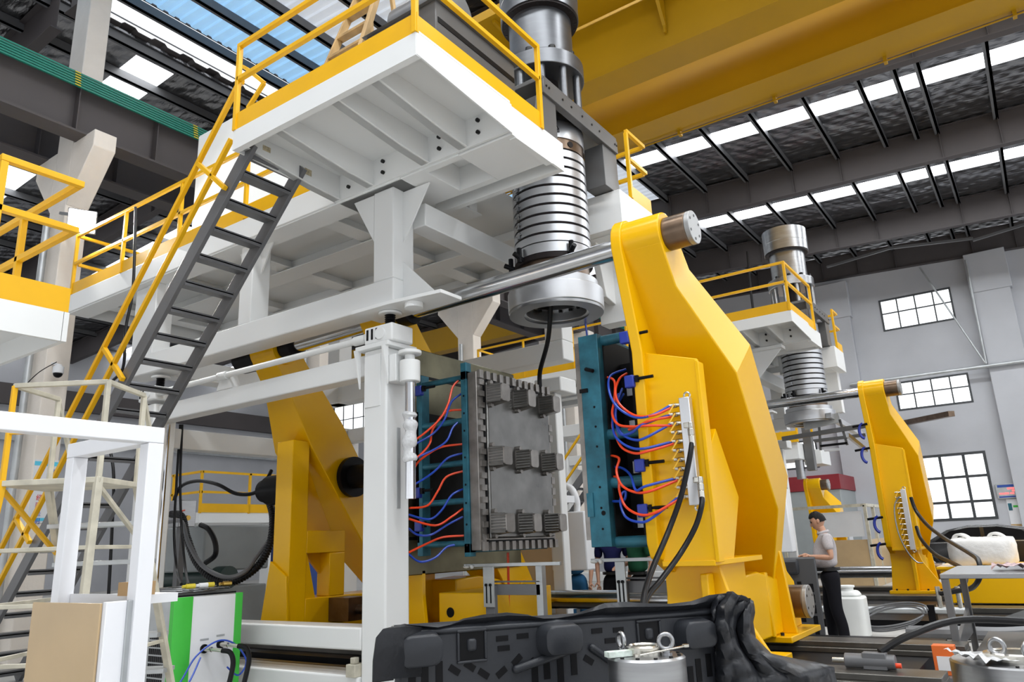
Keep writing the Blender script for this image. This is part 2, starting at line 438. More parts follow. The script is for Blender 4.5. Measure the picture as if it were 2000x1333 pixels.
# corrugated sheets on the ridge side
def corr(x0, x1, y0, y1, z0, z1, pitch=0.28, amp=0.045, t=0.02):
    mb = MB(); n = int((y1 - y0) / pitch); prof = []
    for i in range(n):
        y = y0 + i * pitch
        prof += [(y, 0), (y + pitch * .45, 0), (y + pitch * .55, amp), (y + pitch * .9, amp)]
    prof.append((y0 + n * pitch, 0))
    vs = []; fs = []
    for (y, h) in prof:
        vs += [(x0, y, z0 + h), (x1, y, z1 + h), (x1, y, z1 + h + t), (x0, y, z0 + h + t)]
    for i in range(len(prof) - 1):
        a = 4 * i; b = a + 4
        fs += [(a, a + 1, b + 1, b), (a + 3, b + 3, b + 2, a + 2), (a, b, b + 3, a + 3), (a + 1, a + 2, b + 2, b + 1)]
    return mb.add(vs, fs)
struct('ceiling', corr(-14.62, -12.25, -2, 24, roof_t(-14.62) + .02, roof_t(-12.25) + .02), M_BLUESKY, 'blue translucent corrugated sheets beside the ridge gap', smooth=0)
struct('ceiling', corr(-12.25, XS1, -2, 24, roof_t(-12.25) + .02, roof_t(XS1) + .02), M_GREYSKY, 'pale translucent corrugated sheets below the ridge', smooth=0)
m_ = MB(); slab(m_, -14.62, XS1, 24, WY); slab(m_, -14.62, XS1, -8, -2)
struct('ceiling', m_, M_FOIL, 'foil under the ridge strip beyond the corrugated sheets')
zz = roof_t(-16.0)
struct('ceiling', corr(-16.5, -15.85, -2, 24, zz + .07, zz + .08, 0.75, 0.07), M_ROOFST, 'wavy edge of the lower roof sheets at the ridge gap', smooth=0)
# purlins along the hall
def add_trim(mb, material, label, bevel=0.0):
    global tn
    o = struct('trim_%d' % tn, mb, material, label, bevel); tn += 1; return o
for x in (-16.1, -17.35, -18.8, -20.3, -21.8, -23.5, -25.5, -27.5, -29.5, -31.5, -33.5, -35.5, -37.5, -14.68, -13.35, -12.2, -10.7, -9.3, -7.85, -6.4, -4.95, -3.5, -2.1, -1.25, -0.72, 0.75, 2.2, 3.7, 5.2):
    z = roof_t(x)
    add_trim(MB().box(x - 0.035, x + 0.035, -8, WY, z - 0.24, z - 0.005).box(x - 0.10, x + 0.035, -8, WY, z - 0.24, z - 0.22), M_PURL, 'steel roof purlin running to the end wall')
m_ = B(-14.70, -14.64, -2, 24, roof_t(-14.6) + .06, roof_t(-14.6) + .12); add_trim(m_, M_PURL, 'dark upper edge of the ridge gap')
m_ = B(-15.70, -15.68, -2, 24, zz + .10, zz + .13); add_trim(m_, M_PURL, 'thin dark rail across the ridge gap')
# rafters: web, flanges and stiffeners
for y in (-0.1, 5.9, 11.85, 17.85, 23.78, 29.92, 33.85):
    for x0, x1 in ((-15.0, 14), (-41, -15.6)):
        mb = MB()
        zt0, zt1 = roof_t(x0) - 0.06, roof_t(x1) - 0.06
        zb0, zb1 = roof_b(x0), roof_b(x1)
        mb.prism([(x0, y - .006, zb0), (x1, y - .006, zb1), (x1, y - .006, zt1), (x0, y - .006, zt0)], (0, .012, 0))
        mb.prism([(x0, y - .12, zb0 - .02), (x1, y - .12, zb1 - .02), (x1, y - .12, zb1), (x0, y - .12, zb0)], (0, .24, 0))
        mb.prism([(x0, y - .12, zt0), (x1, y - .12, zt1), (x1, y - .12, zt1 + .02), (x0, y - .12, zt0 + .02)], (0, .24, 0))
        o = add_trim(mb, M_ROOFST, 'deep dark steel rafter across the hall')
        for xs in (-22, -18.4, -12.1, -9.2, -7.85, -6.4, -4.95, -3.5, -0.72, 0.75, 3.7):
            if x0 < xs < x1:
                part(o, 'stiffener', MB().box(xs - .008, xs + .008, y - .11, y - .006, roof_b(xs), roof_t(xs) - .06), M_ROOFST)
# wind bracing under the rafters
for a, b in (((1615, 522), (1735, 468)), ((1735, 468), (1900, 466)), ((1900, 470), (2010, 436))):
    pa = at_y(*a, 31.0); pb = at_y(*b, 31.0); pa.z = min(pa.z, 12.0); pb.z = min(pb.z, 12.0)
    add_trim(MB().bar(pa, pb, .09), M_PURL, 'pale wind brace bar under the roof')
# rods and pipe on the end wall
for a, b, r in (((1796, 522), (1925, 711), .035), ((1886, 508), (1926, 711), .045), ((1660, 752), (2030, 702), .07)):
    add_trim(MB().cyl(at_y(*a, WY - .5), at_y(*b, WY - .5), r, n=10), M_GALV, 'thin grey steel pipe in front of the end wall')
p = at_y(1770, 826, WY - .1); q_ = at_y(1862, 812, WY - 1.6)
add_trim(MB().bar(p, (q_.x, WY - 2.2, q_.z), .25, .2), M_NUT, 'brown timber beam end at the end wall', .01)

# left column with corbel and crane runway
def column(yc):
    mb = MB().box(-14.2, -13.6, yc - .2, yc + .2, 0, 13.2)
    o = add_trim(mb, M_CREAM, 'cream column of the crane bay', .015)
    part(o, 'corbel', MB().py([(-13.6, 9.0), (-12.8, 9.0), (-12.8, 8.68), (-13.6, 7.75)], yc - .2, yc + .2).py([(-14.2, 9.0), (-15.0, 9.0), (-15.0, 8.68), (-14.2, 7.75)], yc - .2, yc + .2), M_CREAM, .015)
    part(o, 'downpipe', MB().cyl((-14.0, yc - .3, 0), (-14.0, yc - .3, 7.5), .06, n=12), M_GALV)
    return o
for yc in (-0.1, 5.88, 11.85, 17.85, 23.8): column(yc)
for xs, nm in ((-13.3, 'near'), (-14.75, 'far')):
    mb = MB().box(xs - .008, xs + .008, -8, WY, 9.02, 10.1).box(xs - .2, xs + .2, -8, WY, 8.98, 9.02).box(xs - .2, xs + .2, -8, WY, 10.1, 10.14)
    o = add_trim(mb, M_ROOFST, 'dark crane runway girder on the %s side of the columns' % nm)
    for k in range(28):
        y = -6.5 + k * 1.5
        part(o, 'stiffener', MB().box(xs + .008, xs + .18, y - .008, y + .008, 9.02, 10.1), M_ROOFST)
bus = thing('busbar_line', 'green conductor rails clipped along the crane runway', 'busbar', (-13.05, 13, 9.85))
for k in range(6):
    z = 9.84 + k * .058
    part(bus, 'conductor_rail', MB().box(-13.07 - k * .012, -13.03 - k * .012, -6, 33, z - .017, z + .017), M_GREEN)
for k in range(16):
    y = -4.0 + 2.35 * k
    for j in range(6):
        part(bus, 'clip', MB().box(-13.025 - j * .012, -13.015 - j * .012, y - .05, y + .05, 9.83 + j * .058, 9.85 + j * .058), M_YCLIP)

# overhead travelling crane
cr = thing('bridge_crane', 'yellow double girder bridge crane spanning the hall', 'crane', (-2, 12.5, 9.8))
for y0, y1 in ((11.07, 11.75), (13.1, 13.9)):
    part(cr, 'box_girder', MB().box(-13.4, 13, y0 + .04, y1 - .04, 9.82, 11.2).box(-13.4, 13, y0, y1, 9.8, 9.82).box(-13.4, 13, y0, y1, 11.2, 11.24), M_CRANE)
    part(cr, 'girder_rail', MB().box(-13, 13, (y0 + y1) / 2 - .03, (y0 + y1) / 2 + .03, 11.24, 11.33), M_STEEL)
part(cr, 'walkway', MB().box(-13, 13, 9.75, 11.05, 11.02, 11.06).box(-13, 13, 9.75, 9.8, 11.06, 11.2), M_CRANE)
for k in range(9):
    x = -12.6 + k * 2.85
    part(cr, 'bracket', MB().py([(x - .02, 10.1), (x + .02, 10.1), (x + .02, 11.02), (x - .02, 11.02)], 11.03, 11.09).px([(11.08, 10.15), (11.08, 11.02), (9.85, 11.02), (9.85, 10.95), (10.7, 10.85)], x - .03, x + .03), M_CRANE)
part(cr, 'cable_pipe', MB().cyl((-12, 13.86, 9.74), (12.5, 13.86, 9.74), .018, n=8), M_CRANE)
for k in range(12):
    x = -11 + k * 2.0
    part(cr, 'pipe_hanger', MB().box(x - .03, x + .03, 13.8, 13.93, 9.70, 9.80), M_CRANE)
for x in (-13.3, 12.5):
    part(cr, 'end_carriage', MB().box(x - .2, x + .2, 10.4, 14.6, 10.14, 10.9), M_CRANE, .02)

c2_ = thing('bridge_crane', 'distant yellow crane girder in the left bay seen between the white frames', 'crane', (-22, 26, 10.2))
part(c2_, 'box_girder', B(-33, -15.6, 25.7, 26.3, 10.2, 11.3), M_CRANE)
part(c2_, 'end_carriage', B(-15.6, -14.6, 25, 27, 10.145, 10.8), M_CRANE)
# ================================================================== MACHINE
TA = (6.50, 4.35)       # upper tie bar axis (y, z)
TB = (9.04, 0.75)       # lower tie bar axis
HX, HY = -4.43, 7.40    # head axis

def diag(ta, tb):
    a = Vector((0, ta[0], ta[1])); b = Vector((0, tb[0], tb[1])); L = (b - a).length
    d = (b - a) / L; n = Vector((0, -d.z, d.y))
    return a, d, n, L

def platen(label, xf, sg, ta=TA, tb=TB, zf=0.40, near=True, group=None, plate_mat=None, rect=True, foot_x=(-0.08, 0.95)):
    """C-shaped clamp platen: mounting face at x = xf, body reaching to x + sg."""
    X = lambda dx: xf + sg * dx
    a, d, n, L = diag(ta, tb)
    k = L / 4.414
    t = thing('clamp_platen', label, 'platen', (X(.4), (ta[0] + tb[0]) / 2, zf), group)
    # diagonal box beam
    prof = [(0.0, .50, .225), (.46, .51, .25), (1.42, .84, .34), (3.0, .80, .32), (3.95, .48, .29), (4.414, .46, .27)]
    vs = []
    for tt, dep, w in prof:
        c = a + d * (tt * k)
        for s_, dx in ((-1, .03), (1, .03), (1, dep), (-1, dep)):
            p = c + n * (s_ * w); vs.append((X(dx), p.y, p.z))
    fs = []
    m = len(prof)
    for i in range(m - 1):
        for j in range(4):
            j2 = (j + 1) % 4; fs.append((4 * i + j, 4 * i + j2, 4 * i + 4 + j2, 4 * i + 4 + j))
    fs += [(3, 2, 1, 0), tuple(4 * (m - 1) + j for j in range(4))]
    if sg < 0: fs = [f[::-1] for f in fs]
    part(t, 'diagonal_beam', MB().add(vs, fs), M_YEL, .012, smooth=20)
    part(t, 'upper_lug', MB().cyl((X(0), ta[0], ta[1]), (X(.50), ta[0], ta[1]), .225, n=40), M_YEL, .01)
    part(t, 'lower_lug', MB().cyl((X(0), tb[0], tb[1]), (X(.46), tb[0], tb[1]), .27, n=40), M_YEL, .01)
    # mounting plate with its rim around the upper lug
    ym = 6.5 + (ta[0] - 6.5)
    ang = [PI * (.98 - 1.0 * i / 10) for i in range(11)]
    arc = [(ta[0] + .25 * math.cos(q), ta[1] + .25 * math.sin(q)) for q in ang]
    zt = ta[1]
    pl = arc + [(ta[0] + .55, zt - .35), (ta[0] + 1.95, zt - .62), (ta[0] + 1.95, zf + .95), (ta[0] + .35, zf + .78), (ym + .05, zf + .92), (ym, zf + 1.05), (ym + .02, zt - 1.1), (ta[0] - .25, zt - .1)]
    if plate_mat:
        part(t, 'mounting_plate', MB().px([(6.58, 1.19), (8.9, 1.19), (8.9, 3.90), (6.66, 3.90), (6.58, 3.8)], X(0), X(.11)), plate_mat, .012)
        for zz_ in (3.55, 2.9, 2.25, 1.6):
            part(t, 'clamping_slot', MB().box(X(-.006), X(.02), 6.62, 8.85, zz_ - .018, zz_ + .018), M_BLACK)
        part(t, 'rim_plate', MB().px(arc + [(ta[0] + .3, zt - .5), (ta[0] + .1, zt - .6), (ta[0] - .25, zt - .1)], X(.02), X(.12)), M_YEL, .012)
    elif rect:
        part(t, 'mounting_plate', MB().px(pl, X(0), X(.11)), M_YEL, .012)
    if near:
        yb = ym + .10
        part(t, 'side_web', MB().py([(X(.10), zf + .87), (X(.62), zf + .87), (X(.62), zt - 1.25), (X(.10), zt - 1.1)], yb, yb + .05), M_YEL, .008)
        part(t, 'side_flange', MB().py([(X(.60), zf + .87), (X(.635), zf + .87), (X(.635), zt - 1.28), (X(.60), zt - 1.26)], yb - .012, yb + .12), M_YEL, .004)
        z1 = zf + .87
        part(t, 'back_gusset', MB().px([(yb + .05, z1), (yb + .52, z1), (yb + .86, z1 + .58), (yb + .42, z1 + 1.22), (yb + .05, z1 + .85)], X(.10), X(.58)), M_YEL, .008)
        part(t, 'shelf', MB().pz([(X(.10), yb - .02), (X(.60), yb - .02), (X(.60), yb + 1.3), (X(.10), yb + 1.3)], z1 - .03, z1 + .02), M_YEL, .006)
        # near foot, flared towards the base plate
        yf = ym + .35
        part(t, 'near_foot', MB().py([(X(.0), z1 - .03), (X(.52), z1 - .03), (X(.58), z1 - .25), (X(foot_x[1] - .03), zf + .06), (X(foot_x[0] + .02), zf + .06), (X(.0), z1 - .30)], yf, yf + .06), M_YEL, .006)
        part(t, 'foot_rib', MB().box(X(.40), X(.47), yf - .16, yf, zf + .06, z1 - .10), M_YEL, .012)
        part(t, 'foot_rib', MB().px([(yf + .06, z1 - .03), (yf + .75, z1 - .03), (yf + .75, zf + .06), (yf + .06, zf + .06)], X(.45), X(.51)), M_YEL, .006)
        bp = part(t, 'base_plate', MB().box(X(foot_x[0]), X(foot_x[1]), yf - .25, yf + .45, zf, zf + .06), M_YEL, .008)
        for dx in (.05, .25, .62, .85):
            inst(bp, 'bolt', ME_BOLT_Z, (X(dx), yf - .15, zf + .06))
        # cradle and far foot around the lower lug
        y2 = tb[0] - .75
        part(t, 'cradle', MB().px([(y2 - .75, zf + .06), (y2 + .35, zf + .06), (y2 + .35, zf + .62), (y2 - .28, zf + .72), (y2 - .75, zf + .70)], X(.06), X(.50)), M_YEL, .02)
        part(t, 'cradle_rib', MB().py([(X(.44), zf + .06), (X(.52), zf + .06), (X(.50), zf + .70), (X(.44), zf + .70)], y2 - .05, y2 + .03), M_YEL, .01)
        part(t, 'far_foot', MB().py([(X(.12), zf + .06), (X(.64), zf + .06), (X(.63), zf + .14), (X(.56), zf + .90), (X(.44), zf + .92), (X(.20), zf + .45)], y2 + .34, y2 + .40), M_YEL, .006)
        part(t, 'far_foot_back', MB().px([(y2 + .36, zf + .06), (tb[0] + .4, zf + .06), (tb[0] + .3, tb[1] + .2), (y2 + .36, zf + .92)], X(.10), X(.48)), M_YEL, .01)
        bp = part(t, 'base_plate', MB().box(X(-.05), X(.67), y2 + .02, tb[0] + .45, zf, zf + .06), M_YEL, .008)
        for dx in (.30, .55):
            inst(bp, 'bolt', ME_BOLT_Z, (X(dx), y2 + .12, zf + .06))
    return t

def tie_nut(label, x0, x1, yz, r=.165, group=None):
    """bored end cap screwed on a tie bar; face at x1"""
    t = thing('tie_bar_nut', label, 'nut', ((x0 + x1) / 2, yz[0], yz[1] - r), group)
    s_ = 1 if x1 > x0 else -1
    part(t, 'barrel', MB().cyl((x0, yz[0], yz[1]), (x1 - s_ * .05, yz[0], yz[1]), r, n=40), M_NUT, .006)
    f = part(t, 'cap', MB().cyl((x1 - s_ * .05, yz[0], yz[1]), (x1, yz[0], yz[1]), r * 1.0, n=40), M_NUTFACE, .006)
    if s_ > 0:
        for i in range(6):
            q = 2 * PI * i / 6 + .5
            inst(f, 'bolt_hole', ME_BOLT_X, (x1 - .009, yz[0] + math.cos(q) * r * .72, yz[1] + math.sin(q) * r * .72))
    return t

def manifold(label, xm, ym, ztop, zbot, tilt=.05):
    """aluminium water manifold with ball valves on the near web of a platen"""
    t = thing('water_manifold', label, 'manifold', (xm, ym, zbot))
    P = lambda z: xm - tilt * (z - zbot) / (ztop - zbot) * 0
    part(t, 'block', MB().box(xm - .05, xm + .05, ym - .11, ym - .03, zbot, ztop), M_ALU, .006)
    part(t, 'mounting_bracket', MB().box(xm - .02, xm + .02, ym - .03, ym, zbot + .1, ztop - .1), M_STEEL)
    for z in (zbot - .02, ztop + .02):
        part(t, 'lifting_eye', MB().torus((xm + .02, ym - .07, z), .028, .010, (0, 1, 0), 16, 8), M_NICKEL)
    zs = []
    for i in range(11):
        z = ztop - .06 - i * (ztop - zbot - .14) / 10; zs.append(z)
        v = part(t, 'ball_valve', MB().cyl((xm - .05, ym - .07, z), (xm - .16, ym - .075, z + .005), .017, n=10).cyl((xm - .085, ym - .075, z), (xm - .125, ym - .075, z), .024, n=10), M_NICKEL)
        part(v, 'lever', MB().bar((xm - .100, ym - .105, z + .005), (xm - .150, ym - .15, z - .085), .026, .010), M_VALVE)
    return t, zs

def head_unit(label, cx=HX, cy=HY, zb=4.13, who=''):
    t = thing('extrusion_head', label, 'extruder head', (cx, cy, zb))
    c = (cx, cy, zb)
    # die ring, open underneath
    part(t, 'die_ring', MB().lathe(c, [(.545, 0.0), (.575, .03), (.575, .25), (.56, .26), (.40, .30), (.36, .28), (.36, .02), (.40, 0.0)], 64), M_BAND, .004, smooth=30)
    part(t, 'die_ring_face', MB().lathe(c, [(.565, -.012), (.565, .02), (.42, .02), (.39, -.012)], 64), M_STEEL, smooth=30)
    part(t, 'die_throat', MB().lathe(c, [(.385, .20), (.385, .24), (.0, .24), (.0, .20)], 48), M_GAP)
    bm = mesh_of(MB().cyl((0, 0, -.02), (0, 0, .02), .022, n=8), 'bolt', M_BOLT)
    tr = part(t, 'bolt_ring', MB().lathe(c, [(.37, .15), (.37, .2), (.30, .2), (.30, .15)], 48), M_STEEL)
    for i in range(16):
        q = 2 * PI * i / 16
        inst(tr, 'bolt', bm, (cx + .335 * math.cos(q), cy + .335 * math.sin(q), zb + .14))
    part(t, 'upper_die_band', MB().lathe(c, [(.52, .26), (.52, .36), (.46, .36), (.46, .26)], 64), M_BAND)
    part(t, 'neck', MB().lathe(c, [(.43, .34), (.43, .60), (.2, .60), (.2, .34)], 48), M_NUT)
    part(t, 'clamp_ring', MB().lathe(c, [(.475, .56), (.475, .62), (.3, .62), (.3, .56)], 64), M_GAP)
    for q in (-2.6, -1.9, -.6):
        part(t, 'adjusting_screw', MB().cyl((cx + .47 * math.cos(q), cy + .47 * math.sin(q), zb + .60), (cx + .60 * math.cos(q), cy + .60 * math.sin(q), zb + .66), .03, n=10).cyl((cx + .52 * math.cos(q), cy + .52 * math.sin(q), zb + .56), (cx + .52 * math.cos(q), cy + .52 * math.sin(q), zb + .74), .03, n=8), M_BLACK)
    part(t, 'core', MB().lathe(c, [(.445, .61), (.445, 2.2), (.2, 2.2), (.2, .64)], 48), M_GAP)
    z = .63
    hts = [.12, .09] + [.090] * 9
    zs = []
    for i, h in enumerate(hts):
        r = .466 if i > 1 else .472
        b_ = part(t, 'heater_band', MB().lathe(c, [(r, z), (r, z + h), (r - .03, z + h), (r - .03, z)], 64), M_BAND, smooth=30)
        if 1 < i < 10:
            q = -2.02
            for dq in (-.028, .028):
                p = Vector((cx + (r + .012) * math.cos(q + dq), cy + (r + .012) * math.sin(q + dq), zb + z))
                part(b_, 'clamp_bar', MB().cyl(p, p + Vector((0, 0, h - .01)), .010, n=8), M_STEEL)
            p = Vector((cx + (r + .012) * math.cos(q), cy + (r + .012) * math.sin(q), zb + z + h * .5))
            part(b_, 'clamp_screw', MB().bar(p + Vector((-.05, .02, 0)), p + Vector((.05, -.02, 0)), .012), M_STEEL)
        z += h + (.032 if i > 0 else .014)
    part(t, 'hole_ring', MB().lathe(c, [(.455, z), (.455, z + .13), (.4, z + .13), (.4, z)], 48), M_NUT)
    hq = mesh_of(MB().cyl((-.01, 0, 0), (.012, 0, 0), .04, n=14), 'port', M_GAP)
    for i in range(8):
        q = 2 * PI * i / 8 - .35
        inst(t, 'port', hq, (cx + .45 * math.cos(q), cy + .45 * math.sin(q), zb + z + .065), (0, 0, q))
    part(t, 'label_band', MB().lathe(c, [(.47, z + .13), (.47, z + .36), (.4, z + .36), (.4, z + .13)], 64), M_BAND, smooth=30)
    part(t, 'head_top', MB().lathe(c, [(.45, z + .36), (.45, 2.45), (.2, 2.45), (.2, z + .36)], 48), M_CYL)
    zt = zb + z
    # warning print on the label band: triangle and two short lines
    q0 = -.78
    def onband(u, h): q = q0 + u / .473; return Vector((cx + .473 * math.cos(q), cy + .473 * math.sin(q), zt + .13 + h))
    mbp = MB()
    tri = [(-.045, .10), (.045, .10), (0, .18)]
    for i in range(3):
        mbp.bar(onband(*tri[i]), onband(*tri[(i + 1) % 3]), .006)
    mbp.bar(onband(-.05, .085), onband(.05, .085), .006).bar(onband(-.05, .065), onband(.05, .065), .008).bar(onband(0, .12), onband(0, .155), .006)
    part(t, 'warning_print', mbp, M_GAP, smooth=0)
    return t

def head_cylinder(label, cx=HX, cy=HY, z0=6.66, bright=False, full=True):
    """hydraulic cylinder on a ring of columns above the head"""
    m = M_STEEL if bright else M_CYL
    t = thing('hydraulic_cylinder', label, 'cylinder', (cx, cy, z0))
    c = (cx, cy, z0)
    part(t, 'base_ring', MB().lathe(c, [(.53, 0), (.53, .07), (.1, .07), (.1, 0)], 48), m)
    col = mesh_of(MB().cyl((0, 0, 0), (0, 0, .52), .048, n=14), 'column', m if bright else M_CHROME if False else m)
    for i in range(10):
        q = 2 * PI * i / 10 + .2
        inst(t, 'column', col, (cx + .455 * math.cos(q), cy + .455 * math.sin(q), z0 + .07))
    part(t, 'plunger', MB().cyl((cx, cy, z0 + .07), (cx, cy, z0 + .6), .20, n=24), M_GAP)
    fl = part(t, 'flange', MB().lathe(c, [(.535, .59), (.535, .80), (.1, .80), (.1, .59)], 56), m, .008, smooth=30)
    sc = mesh_of(MB().cyl((0, 0, 0), (0, 0, .06), .045, n=12), 'cap_screw', M_BOLT)
    for i in range(10):
        q = 2 * PI * i / 10 + .52
        inst(fl, 'cap_screw', sc, (cx + .47 * math.cos(q), cy + .47 * math.sin(q), z0 + .80))
    part(t, 'barrel', MB().lathe(c, [(.415, .80), (.415, 1.52), (.1, 1.52), (.1, .80)], 56), m, smooth=30)
    part(t, 'ring_gap', MB().lathe(c, [(.505, 1.50), (.505, 1.54), (.1, 1.54), (.1, 1.50)], 56), M_GAP)
    cp = part(t, 'cap', MB().lathe(c, [(.52, 1.53), (.52, 1.76), (.525, 1.765), (.525, 2.35 if not bright else 2.1), (.1, 2.35 if not bright else 2.1), (.1, 1.53)], 56), m, smooth=30)
    hm = mesh_of(MB().cyl((0, 0, -.004), (0, 0, .01), .016, n=8), 'screw_hole', M_BOLT)
    for i in range(24):
        q = 2 * PI * i / 24
        inst(cp, 'screw_hole', hm, (cx + .475 * math.cos(q), cy + .475 * math.sin(q), z0 + 1.5))
    if bright:
        part(t, 'top_fitting', MB().box(cx - .05, cx + .09, cy - .06, cy + .06, z0 + 2.1, z0 + 2.22).cyl((cx + .02, cy, z0 + 2.1), (cx + .02, cy, z0 + 2.27), .025, n=10), M_NICKEL)
        part(t, 'lifting_eye', MB().torus((cx - .28, cy - .1, z0 + 2.16), .045, .014, (1, 0, 0)), M_NICKEL)
    return t

def portal(label, x0=-5.0, x1=-3.85, y0=6.42, y1=8.24):
    """dark steel portal that carries the cylinder over the head"""
    t = thing('head_portal', label, 'steel frame', ((x0 + x1) / 2, (y0 + y1) / 2, 5.85))
    part(t, 'crosshead_plate', MB().box(x0, x1, y0, y1, 6.60, 6.655), M_DARK, .006)
    for x in (x0 + .02, x1 - .08):
        b = part(t, 'side_beam', MB().box(x, x + .09, y0, y1, 6.42, 6.60), M_DARK, .006)
        if x > x0 + .1:
            for yy in (y0 + .06, y0 + .12, y0 + .42, y0 + .62, y0 + .88, y0 + 1.12, y0 + 1.32, y1 - .08, y1 - .03):
                inst(b, 'bolt', ME_BOLT_X, (x + .088, yy, 6.53))
    for (ya, yb2) in ((y0, y0 + .30), (y1 - .38, y1)):
        for x in (x0 + .02, x1 - .30):
            part(t, 'column', MB().box(x, x + .28, ya, yb2, 5.84, 6.42), M_DARK, .006)
    for ya in (y0 - .12, y1):
        part(t, 'gusset', MB().px([(ya + (0.12 if ya < y0 else 0), 6.40), (ya + (0 if ya < y0 else .14), 5.86), (ya + (0.12 if ya < y0 else 0), 5.86)], x1 - .10, x1 - .06), M_DARK)
    part(t, 'rear_tie', MB().box(x0 + .05, x0 + .15, y0 + .3, y1 - .38, 6.2, 6.35), M_DARK)
    return t

def rail_run(parent, a, b, posts, z0, top=1.04, mid=.62, toe=.20, toe_y=0.0, post_names='rail_post', endpost=True):
    """toe board, mid rail, top rail and posts between two deck points"""
    a = Vector(a); b = Vector(b); d = (b - a).normalized()
    T = .05
    up = Vector((0, 0, 1))
    part(parent, 'top_rail', MB().bar(a - d * (T / 2) + up * (z0 + top), b + d * (T / 2) + up * (z0 + top), T), M_RAIL, .004)
    part(parent, 'mid_rail', MB().bar(a + up * (z0 + mid), b + up * (z0 + mid), T), M_RAIL, .004)
    for s_ in posts:
        p = a + (b - a) * s_
        part(parent, post_names, MB().bar(p + up * z0, p + up * (z0 + top - T / 2 - .0005), T), M_RAIL, .004)
    if toe: part(parent, 'toe_board', MB().bar(a - d * .03 + up * (z0 + toe / 2), b + d * .03 + up * (z0 + toe / 2), .012, toe), M_RAIL)

def near_deck(label):
    ZD = 5.83
    t = thing('work_platform', label, 'platform', (-5.05, 4.9, 5.5))
    part(t, 'deck_plate', MB().box(-6.33, -3.77, 4.22, 5.62, 5.845, 5.87), M_WHITE)
    part(t, 'front_fascia', MB().box(-6.345, -3.765, 4.19, 4.205, 5.60, 5.83).box(-6.345, -3.765, 4.205, 4.26, 5.60, 5.612), M_WHITE)
    part(t, 'side_fascia', MB().px([(4.20, 5.83), (5.63, 5.83), (5.63, 5.50), (4.95, 5.55), (4.20, 5.61)], -3.775, -3.76), M_WHITE)
    part(t, 'end_fascia', MB().px([(4.20, 5.83), (5.63, 5.83), (5.63, 5.55), (4.20, 5.61)], -6.35, -6.335), M_WHITE)
    for x in (-6.26, -5.70, -4.86, -4.33):
        part(t, 'joist', MB().px([(4.23, 5.845), (5.62, 5.845), (5.62, 5.53), (5.2, 5.55), (4.23, 5.66)], x - .10, x).px([(5.62, 5.53), (5.2, 5.55), (4.23, 5.66), (4.23, 5.665), (5.2, 5.555), (5.62, 5.54)], x - .10, x + .02), M_WHITE, .004)
        for z in (5.64, 5.78):
            inst(t, 'bolt', ME_BOLT_Y, (x + .17, 5.60, z))
    for (y_, z_, hh) in ((4.55, 5.745, .06), (5.12, 5.70, .075)):
        part(t, 'weld_scar', MB().box(-6.262, -6.257, y_ - .05, y_ + .05, z_ - hh / 2, z_ + hh / 2), mat('burnt_paint', (.42, .36, .24), .6, var=.4, scale=30))
    part(t, 'back_plate', MB().box(-6.34, -3.78, 5.595, 5.625, 5.52, 5.845), M_WHITE)
    rail_run(t, (-6.33, 4.2, 0), (-3.78, 4.2, 0), (0, 1), ZD)
    rail_run(t, (-3.78, 4.252, 0), (-3.78, 6.22, 0), (1,), ZD)
    return t

def far_deck(label):
    t = thing('rear_platform', label, 'platform', (-4.4, 8.6, 5.3))
    part(t, 'deck_box', MB().box(-5.15, -3.78, 8.06, 9.05, 5.32, 5.83).box(-5.0, -3.95, 8.2, 8.95, 5.31, 5.32), M_WHITE, .01)
    part(t, 'toe_board', MB().box(-3.80, -3.785, 8.40, 9.05, 5.83, 6.03), M_RAIL)
    p0 = Vector((-3.79, 8.42, 0)); p1 = Vector((-3.79, 8.98, 0))
    for z in (6.42, 6.83):
        part(t, 'rail', MB().bar((p0.x, p0.y, z), (p1.x, p1.y, z), .05), M_RAIL, .004)
        part(t, 'rail', MB().bar((p1.x - .03, p1.y, z), (p1.x - .75, p1.y, z), .05), M_RAIL, .004)
    part(t, 'rail_post', MB().bar((p0.x, p0.y, 5.83), (p0.x, p0.y, 6.80), .05), M_RAIL, .004)
    part(t, 'rail_post', MB().bar((p1.x - .75, p1.y, 5.83), (p1.x - .75, p1.y, 6.80), .05), M_RAIL, .004)
    part(t, 'rail_post', MB().bar((-4.9, 8.98, 5.83), (-4.9, 8.98, 6.855), .05), M_RAIL, .004)
    part(t, 'bearer', MB().px([(8.3, 5.32), (9.0, 5.32), (8.9, 4.6), (8.75, 4.55), (8.5, 4.6)], -4.4, -4.3).box(-4.55, -3.95, 8.75, 9.0, 4.3, 5.32), M_WHITE, .01)
    return t

# ------------------------------------------------------------------ machine one
ND = near_deck('white work platform with yellow toe boards at the top centre, overhanging the stair')
FD = far_deck('small white rear platform with yellow railing to the right of the near banded head')
HU = head_unit('tall silver banded extrusion head with open die ring above the near mould')
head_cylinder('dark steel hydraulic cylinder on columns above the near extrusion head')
PO = portal('dark grey steel portal around the top of the near extrusion head')
platen('glossy yellow clamp platen on the right carrying the valve manifold and blue mould half', -3.08, 1)
tie_nut('round dark end cap on the top corner of the nearest yellow platen', -2.58, -2.30, TA)
tie_nut('brown round end cap on the foot of the nearest yellow platen, beside the man', -2.62, -2.37, TB, .175)
bar1 = MB().cyl((-8.3, 6.5, 4.245), (-2.6, *TA), .105, n=36)
single('tie_bar', 'long chromed tie bar passing in front of the near extrusion head', 'tie bar', bar1, M_CHROME)
single('tie_bar', 'dark lower tie bar behind the black plastic part', 'tie bar', MB().cyl((-8.0, *TB), (-2.6, *TB), .12, n=36), M_CHROME)
